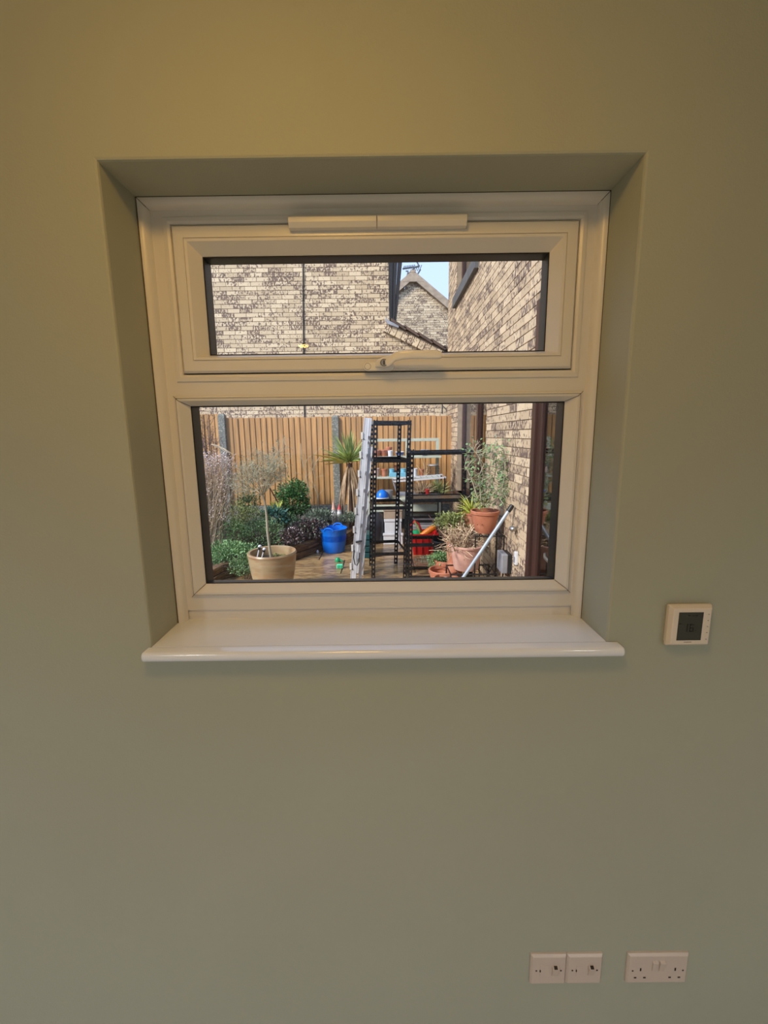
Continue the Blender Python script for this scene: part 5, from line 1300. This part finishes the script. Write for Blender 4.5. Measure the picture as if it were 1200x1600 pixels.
for p_, d_ in tips:
    if rnd.random() < .35: continue
    if p_.x > WX-.02: p_ = Vector((WX-.02, p_.y, p_.z))
    for j in range(1):
        (mb if rnd.random() < .72 else mb2).leaf(p_+Vector((rnd.gauss(0, .012), rnd.gauss(0, .012), rnd.gauss(0, .012))), d_+Vector((rnd.gauss(0, .6), rnd.gauss(0, .6), rnd.gauss(-.2, .6))), (rnd.gauss(0, .6), rnd.gauss(-.6, .5), .8), .036, .017)
for (a, b, n_, s_) in ((733, 699, 22, .024), (784, 730, 45, .04), (788, 755, 60, .045), (772, 704, 22, .035), (748, 768, 22, .035), (795, 775, 26, .03), (765, 780, 20, .04)):
    q = at(a, b, PY-.03)
    for j in range(n_):
        p_ = q+Vector((rnd.gauss(0, s_), rnd.gauss(0, s_), rnd.gauss(0, s_*1.4))); p_.x = min(p_.x, WX-.02)
        (mb if rnd.random() < .7 else mb2).leaf(p_, (rnd.gauss(0, 1), rnd.gauss(0, 1), rnd.gauss(-.2, .7)), (rnd.gauss(0, .5), -.8, .6), .038, .018)
mb.build('leaves', 'leaf_fresh', t, kind='stuff'); mb2.build('pale_leaves', 'leaf_sage', t, kind='stuff')
mb = MB()
leaf_cloud(mb, at(752, 783, PY-.02), (.075, .06, .07), 130, .035, .022, rnd, .3); mb.build('low_leaves', 'leaf_olive', t, kind='stuff')

# low stand with the pink pot
QY = 3.28
qc = at(728, 888, QY); q_r = 27*mpp(728, 848, QY); qh = at(727, 850, QY).z-qc.z
t = pot('flower_pot', (qc.x, QY, qc.z), q_r, qh, 'pink_clay', 'pinkish clay pot with dry stalks on the low wire stand', 'pot', 'soil', taper=.70, rim=.10, n=40)
st3 = thing('wire_stand', (qc.x+.06, QY, ZG), 'low black wire plant stand under the pink pot', 'plant stand')
x0_, x1_ = qc.x-.17, qc.x+.26
for x_ in (x0_, x1_):
    for yy in (QY-.15, QY+.15): MB().tube([(x_, yy, ZG), (x_, yy, qc.z-.006)], .008, 6).build('leg', 'black_steel', st3)
for z_ in (qc.z-.014, ZG+.04): MB().tube([(x0_, QY-.15, z_), (x1_, QY-.15, z_), (x1_, QY+.15, z_), (x0_, QY+.15, z_), (x0_, QY-.15, z_)], .008, 6).build('hoop', 'black_steel', st3)
for k in range(7): x_ = x0_+(x1_-x0_)*k/6; MB().tube([(x_, QY-.15, qc.z-.010), (x_, QY+.15, qc.z-.010)], .005, 6).build('top_bar', 'black_steel', st3)
# terracotta pot behind the pink pot
c3 = at(712, 842, QY+.32); r3 = 15*mpp(712, 842, QY+.32)
t = pot('flower_pot', (c3.x, QY+.34, ZG+.10), r3, c3.z-ZG-.10, 'terracotta', 'tall terracotta pot half hidden behind the pink pot', 'pot', 'soil', taper=.75, rim=.08)
tag(MB().box((c3.x-.12, QY+.22, ZG), (c3.x+.12, QY+.46, ZG+.098)).build('brick_plinth', 'sleeper_wood', bevel=.005), 'dark block under the half hidden terracotta pot', 'block')
# dry stalks in the pink pot
t = thing('dry_geranium', (qc.x, QY, qc.z+qh*.8), 'tangle of dry beige stalks spilling out of the pink pot', 'plant')
mb = MB(); o0 = Vector((qc.x-.01, QY, qc.z+qh*.82))
for k in range(75):
    a = rnd.uniform(0, 6.28); d_ = Vector((math.cos(a)*1.0-.25, math.sin(a)*.8, rnd.uniform(.15, 1.0)))
    twig(mb, o0+Vector((rnd.gauss(0, .05), rnd.gauss(0, .05), 0)), d_, rnd.uniform(.12, .24), .0055, 1, rnd, .6, 2, 4, -.1, 4, None, .7, .28)
mb.build('stalks', 'dry_stalk', t, kind='stuff')
for e_ in ((680, 857), (692, 860), (686, 838)):
    q = at(e_[0], e_[1], QY-.02); MB().tube([o0, o0.lerp(q, .5)+Vector((0, 0, .03)), q], [.005, .004, .002], 5).build('long_stalk', 'dry_stalk', t)
mb = MB()
for k in range(60): mb.ball(o0+Vector((rnd.gauss(-.06, .09), rnd.gauss(0, .07), rnd.uniform(.02, .16))), .007, 6, 4)
mb.build('seed_pods', 'twig_brown', t, kind='stuff')
# leafy plant behind, olive
shrub('potted_shrub', 'olive leaved bush behind the dry stalks', at(706, 815, QY+.42), (.20, .15, .11), 1000, .034, .020, 'leaf_olive', 51, 8, z0=c3.z-.04, shell=.3, up=.5, cat='shrub')
shrub('potted_shrub', 'grey twiggy plant with small leaves behind the pink pot', at(716, 832, QY+.22), (.17, .10, .09), 500, .028, .012, 'dry_stalk', 52, 20, 'dry_stalk', z0=c3.z-.05, shell=.2, cat='shrub')
# black pot
bp_ = at(692, 880, 4.62)
t = pot('plastic_pot', (bp_.x, 4.62, ZG), .15, .30, 'black_plastic', 'black plastic pot beside the red crate', 'pot', 'soil', rim=.1, taper=.8)
# low terracotta bowls in front
B1 = gnd(694, 899, ZG); r_b = 22*mpp(694, 885, B1.y)
y1 = 3.52
bb = at(693, 889, y1); 
t = pot('flower_pot', (bb.x, y1, bb.z-.15), .155, .15, 'terracotta', 'empty wide terracotta bowl at the window edge, in front of the herb', 'pot', None, taper=.8, rim=.25)
tag(MB().box((bb.x-.13, y1-.1, ZG), (bb.x+.13, y1+.12, bb.z-.152)).build('stone_block', 'sandstone', bevel=.008), 'low stone block under the empty terracotta bowl', 'block')
b3 = at(697, 901, y1-.22)
t = pot('flower_pot', (b3.x, y1-.24, b3.z-.16), .125, .16, 'terracotta', 'terracotta pot with a white stone inside, cut off by the window frame', 'pot', 'soil', taper=.8, rim=.25)
tag(MB().box((b3.x-.11, y1-.35, ZG), (b3.x+.11, y1-.21, b3.z-.162)).build('stone_block', 'sandstone', bevel=.008), 'low stone block under the terracotta pot with white stone', 'block')
wsn = Vector((b3.x-.005, y1-.25, b3.z-.02)); tag(MB().ball(wsn, .036, 14, 10, (1.2, .9, .7)).build('white_stone', 'white_china', smooth=True), 'rounded white stone lying inside the terracotta pot', 'stone')
b4 = at(697, 873, y1+.26)
t = pot('flower_pot', (b4.x, y1+.26, ZG), .145, b4.z-ZG, 'terracotta', 'terracotta pot full of fresh green herb leaves', 'pot', 'soil', taper=.75, rim=.18)
t = thing('herb_plant', (b4.x, y1+.26, b4.z-.03), 'fresh green herb spilling over the edge of its terracotta pot', 'plant')
mb = MB(); leaf_cloud(mb, (b4.x-.05, y1+.25, b4.z+.015), (.15, .12, .055), 750, .030, .014, rnd, .2, up=.6); leaf_cloud(mb, (b4.x-.155, y1+.2, b4.z-.06), (.05, .06, .08), 200, .028, .013, rnd, .2); mb.build('leaves', 'leaf_fresh', t, kind='stuff')
mb = MB(); leaf_cloud(mb, (b4.x-.20, y1+.32, b4.z-.02), (.14, .07, .04), 200, .028, .010, rnd, .2); mb.build('grey_leaves', 'leaf_sage', t, kind='stuff')
bm_ = MB()
for k in range(14): bm_.tube([(b4.x+rnd.gauss(-.03, .04), y1+.26+rnd.gauss(0, .04), b4.z-.04), (b4.x+rnd.gauss(-.05, .07), y1+.26+rnd.gauss(0, .06), b4.z+.04)], .002, 4, False)
bm_.build('stems', 'leaf_mid', t, kind='stuff')
# dry grasses on the trolley and twigs on the staging
for px_, py_, Y_, n_, L_, m_, lb in ((660, 772, GYt+.14, 150, .27, 'dry_stalk', 'dry straw coloured grass on the trolley, beside the red pot'), (683, 772, GYt+.15, 150, .26, 'leaf_olive', 'yellow green grass clump at the end of the trolley')):
    q = at(px_, py_, Y_); q = Vector((q.x, Y_, tz-.198))
    t = thing('grass_clump', q, lb, 'plant', 'grass clumps on the trolley')
    mb = MB()
    for k in range(n_):
        a = rnd.uniform(0, 6.28); el = rnd.uniform(.3, 1.4); o_ = Vector((math.cos(a)*math.cos(el), math.sin(a)*math.cos(el)*.6, math.sin(el))); strap(mb, q+Vector((rnd.gauss(0, .03), rnd.gauss(0, .02), 0)), o_, rnd.uniform(.5, 1)*L_, .010, .12, 4)
    mb.build('blades', m_, t, kind='stuff')
    MB().lathe(q, [(.05, 0), (.06, .03), (.05, .03)], 12, True, True).build('root_ball', 'soil', t, smooth=True)
t = thing('dry_twigs', (at(664, 742, SY+.1).x, SY+.08, z2), 'bare forked twig standing on the lower staging shelf', 'plant')
mb = MB(); q = Vector(t.location)
for e_ in ((659, 712), (665, 722), (672, 714), (650, 726), (676, 730)): mb.tube([q, q.lerp(at(e_[0], e_[1], SY+.08), .5)+Vector((.01, 0, 0)), at(e_[0], e_[1], SY+.08)], [.006, .005, .003], 5)
mb.build('twigs', 'dry_stalk', t)

# ================================================================== pole, tap, box on the wing wall
a, b = at(722, 906, 2.95), atx(801, 789, WX-.035)
a2 = a+(a-b).normalized()*.35
t = thing('telescopic_pole', (a2.x, a2.y, ZG), 'light grey pole with a black grip leaning against the brick wing', 'pole')
dd = (b-a2)
g0 = gnd(715, 915, ZG)
kk = (ZG-b.z)/(a.z-b.z); foot = b+(a-b)*kk
MB().tube([foot+Vector((0, 0, .01)), b-(b-a)*.08], .0155, 14).build('shaft', 'pole_grey', t, smooth=True)
MB().tube([b-(b-a)*.085, b-(b-a)*.02, b], [.021, .022, .017], 12).build('grip', 'black_plastic', t, smooth=True)
q = atx(797, 878, WX)
t = thing('outdoor_socket_box', (WX-.05, q.y, q.z-.12), 'grey outdoor electrical box with dark side on the brick wing', 'box')
MB().box((WX-.10, q.y-.09, q.z-.085), (WX-.045, q.y+.09, q.z+.095)).build('cover', 'grey_tray', t, bevel=.008)
MB().box((WX-.045, q.y-.085, q.z-.09), (WX-.005, q.y+.10, q.z+.09)).build('back_box', 'black_plastic', t, bevel=.004)
MB().box((WX-.04, q.y-.03, q.z-.13), (WX-.005, q.y+.03, q.z-.088)).build('cable_gland', 'twig_brown', t, bevel=.004)
q = atx(804, 826, WX-.03)
t = thing('outside_tap', (WX-.01, q.y, q.z), 'brass coloured round outside tap on the brick wing near the door', 'tap')
MB().ball((WX-.045, q.y, q.z), .032, 14, 10, (1, 1.25, .8)).build('head', 'steel', t, smooth=True)
MB().tube([(WX-.005, q.y, q.z), (WX-.045, q.y, q.z)], .018, 10).build('stem', 'steel', t, smooth=True)
q = atx(807, 872, WX-.02)
t = thing('white_wall_vent', (WX-.01, q.y, q.z-.06), 'small white fitting on the brick wing right beside the door jamb', 'fitting')
MB().box((WX-.035, q.y-.02, q.z-.06), (WX-.008, q.y+.03, q.z+.055)).build('case', 'white_plastic', t, bevel=.006)
MB().box((WX-.04, q.y-.012, q.z-.04), (WX-.034, q.y+.022, q.z+.01)).build('slot', 'grey_tray', t)
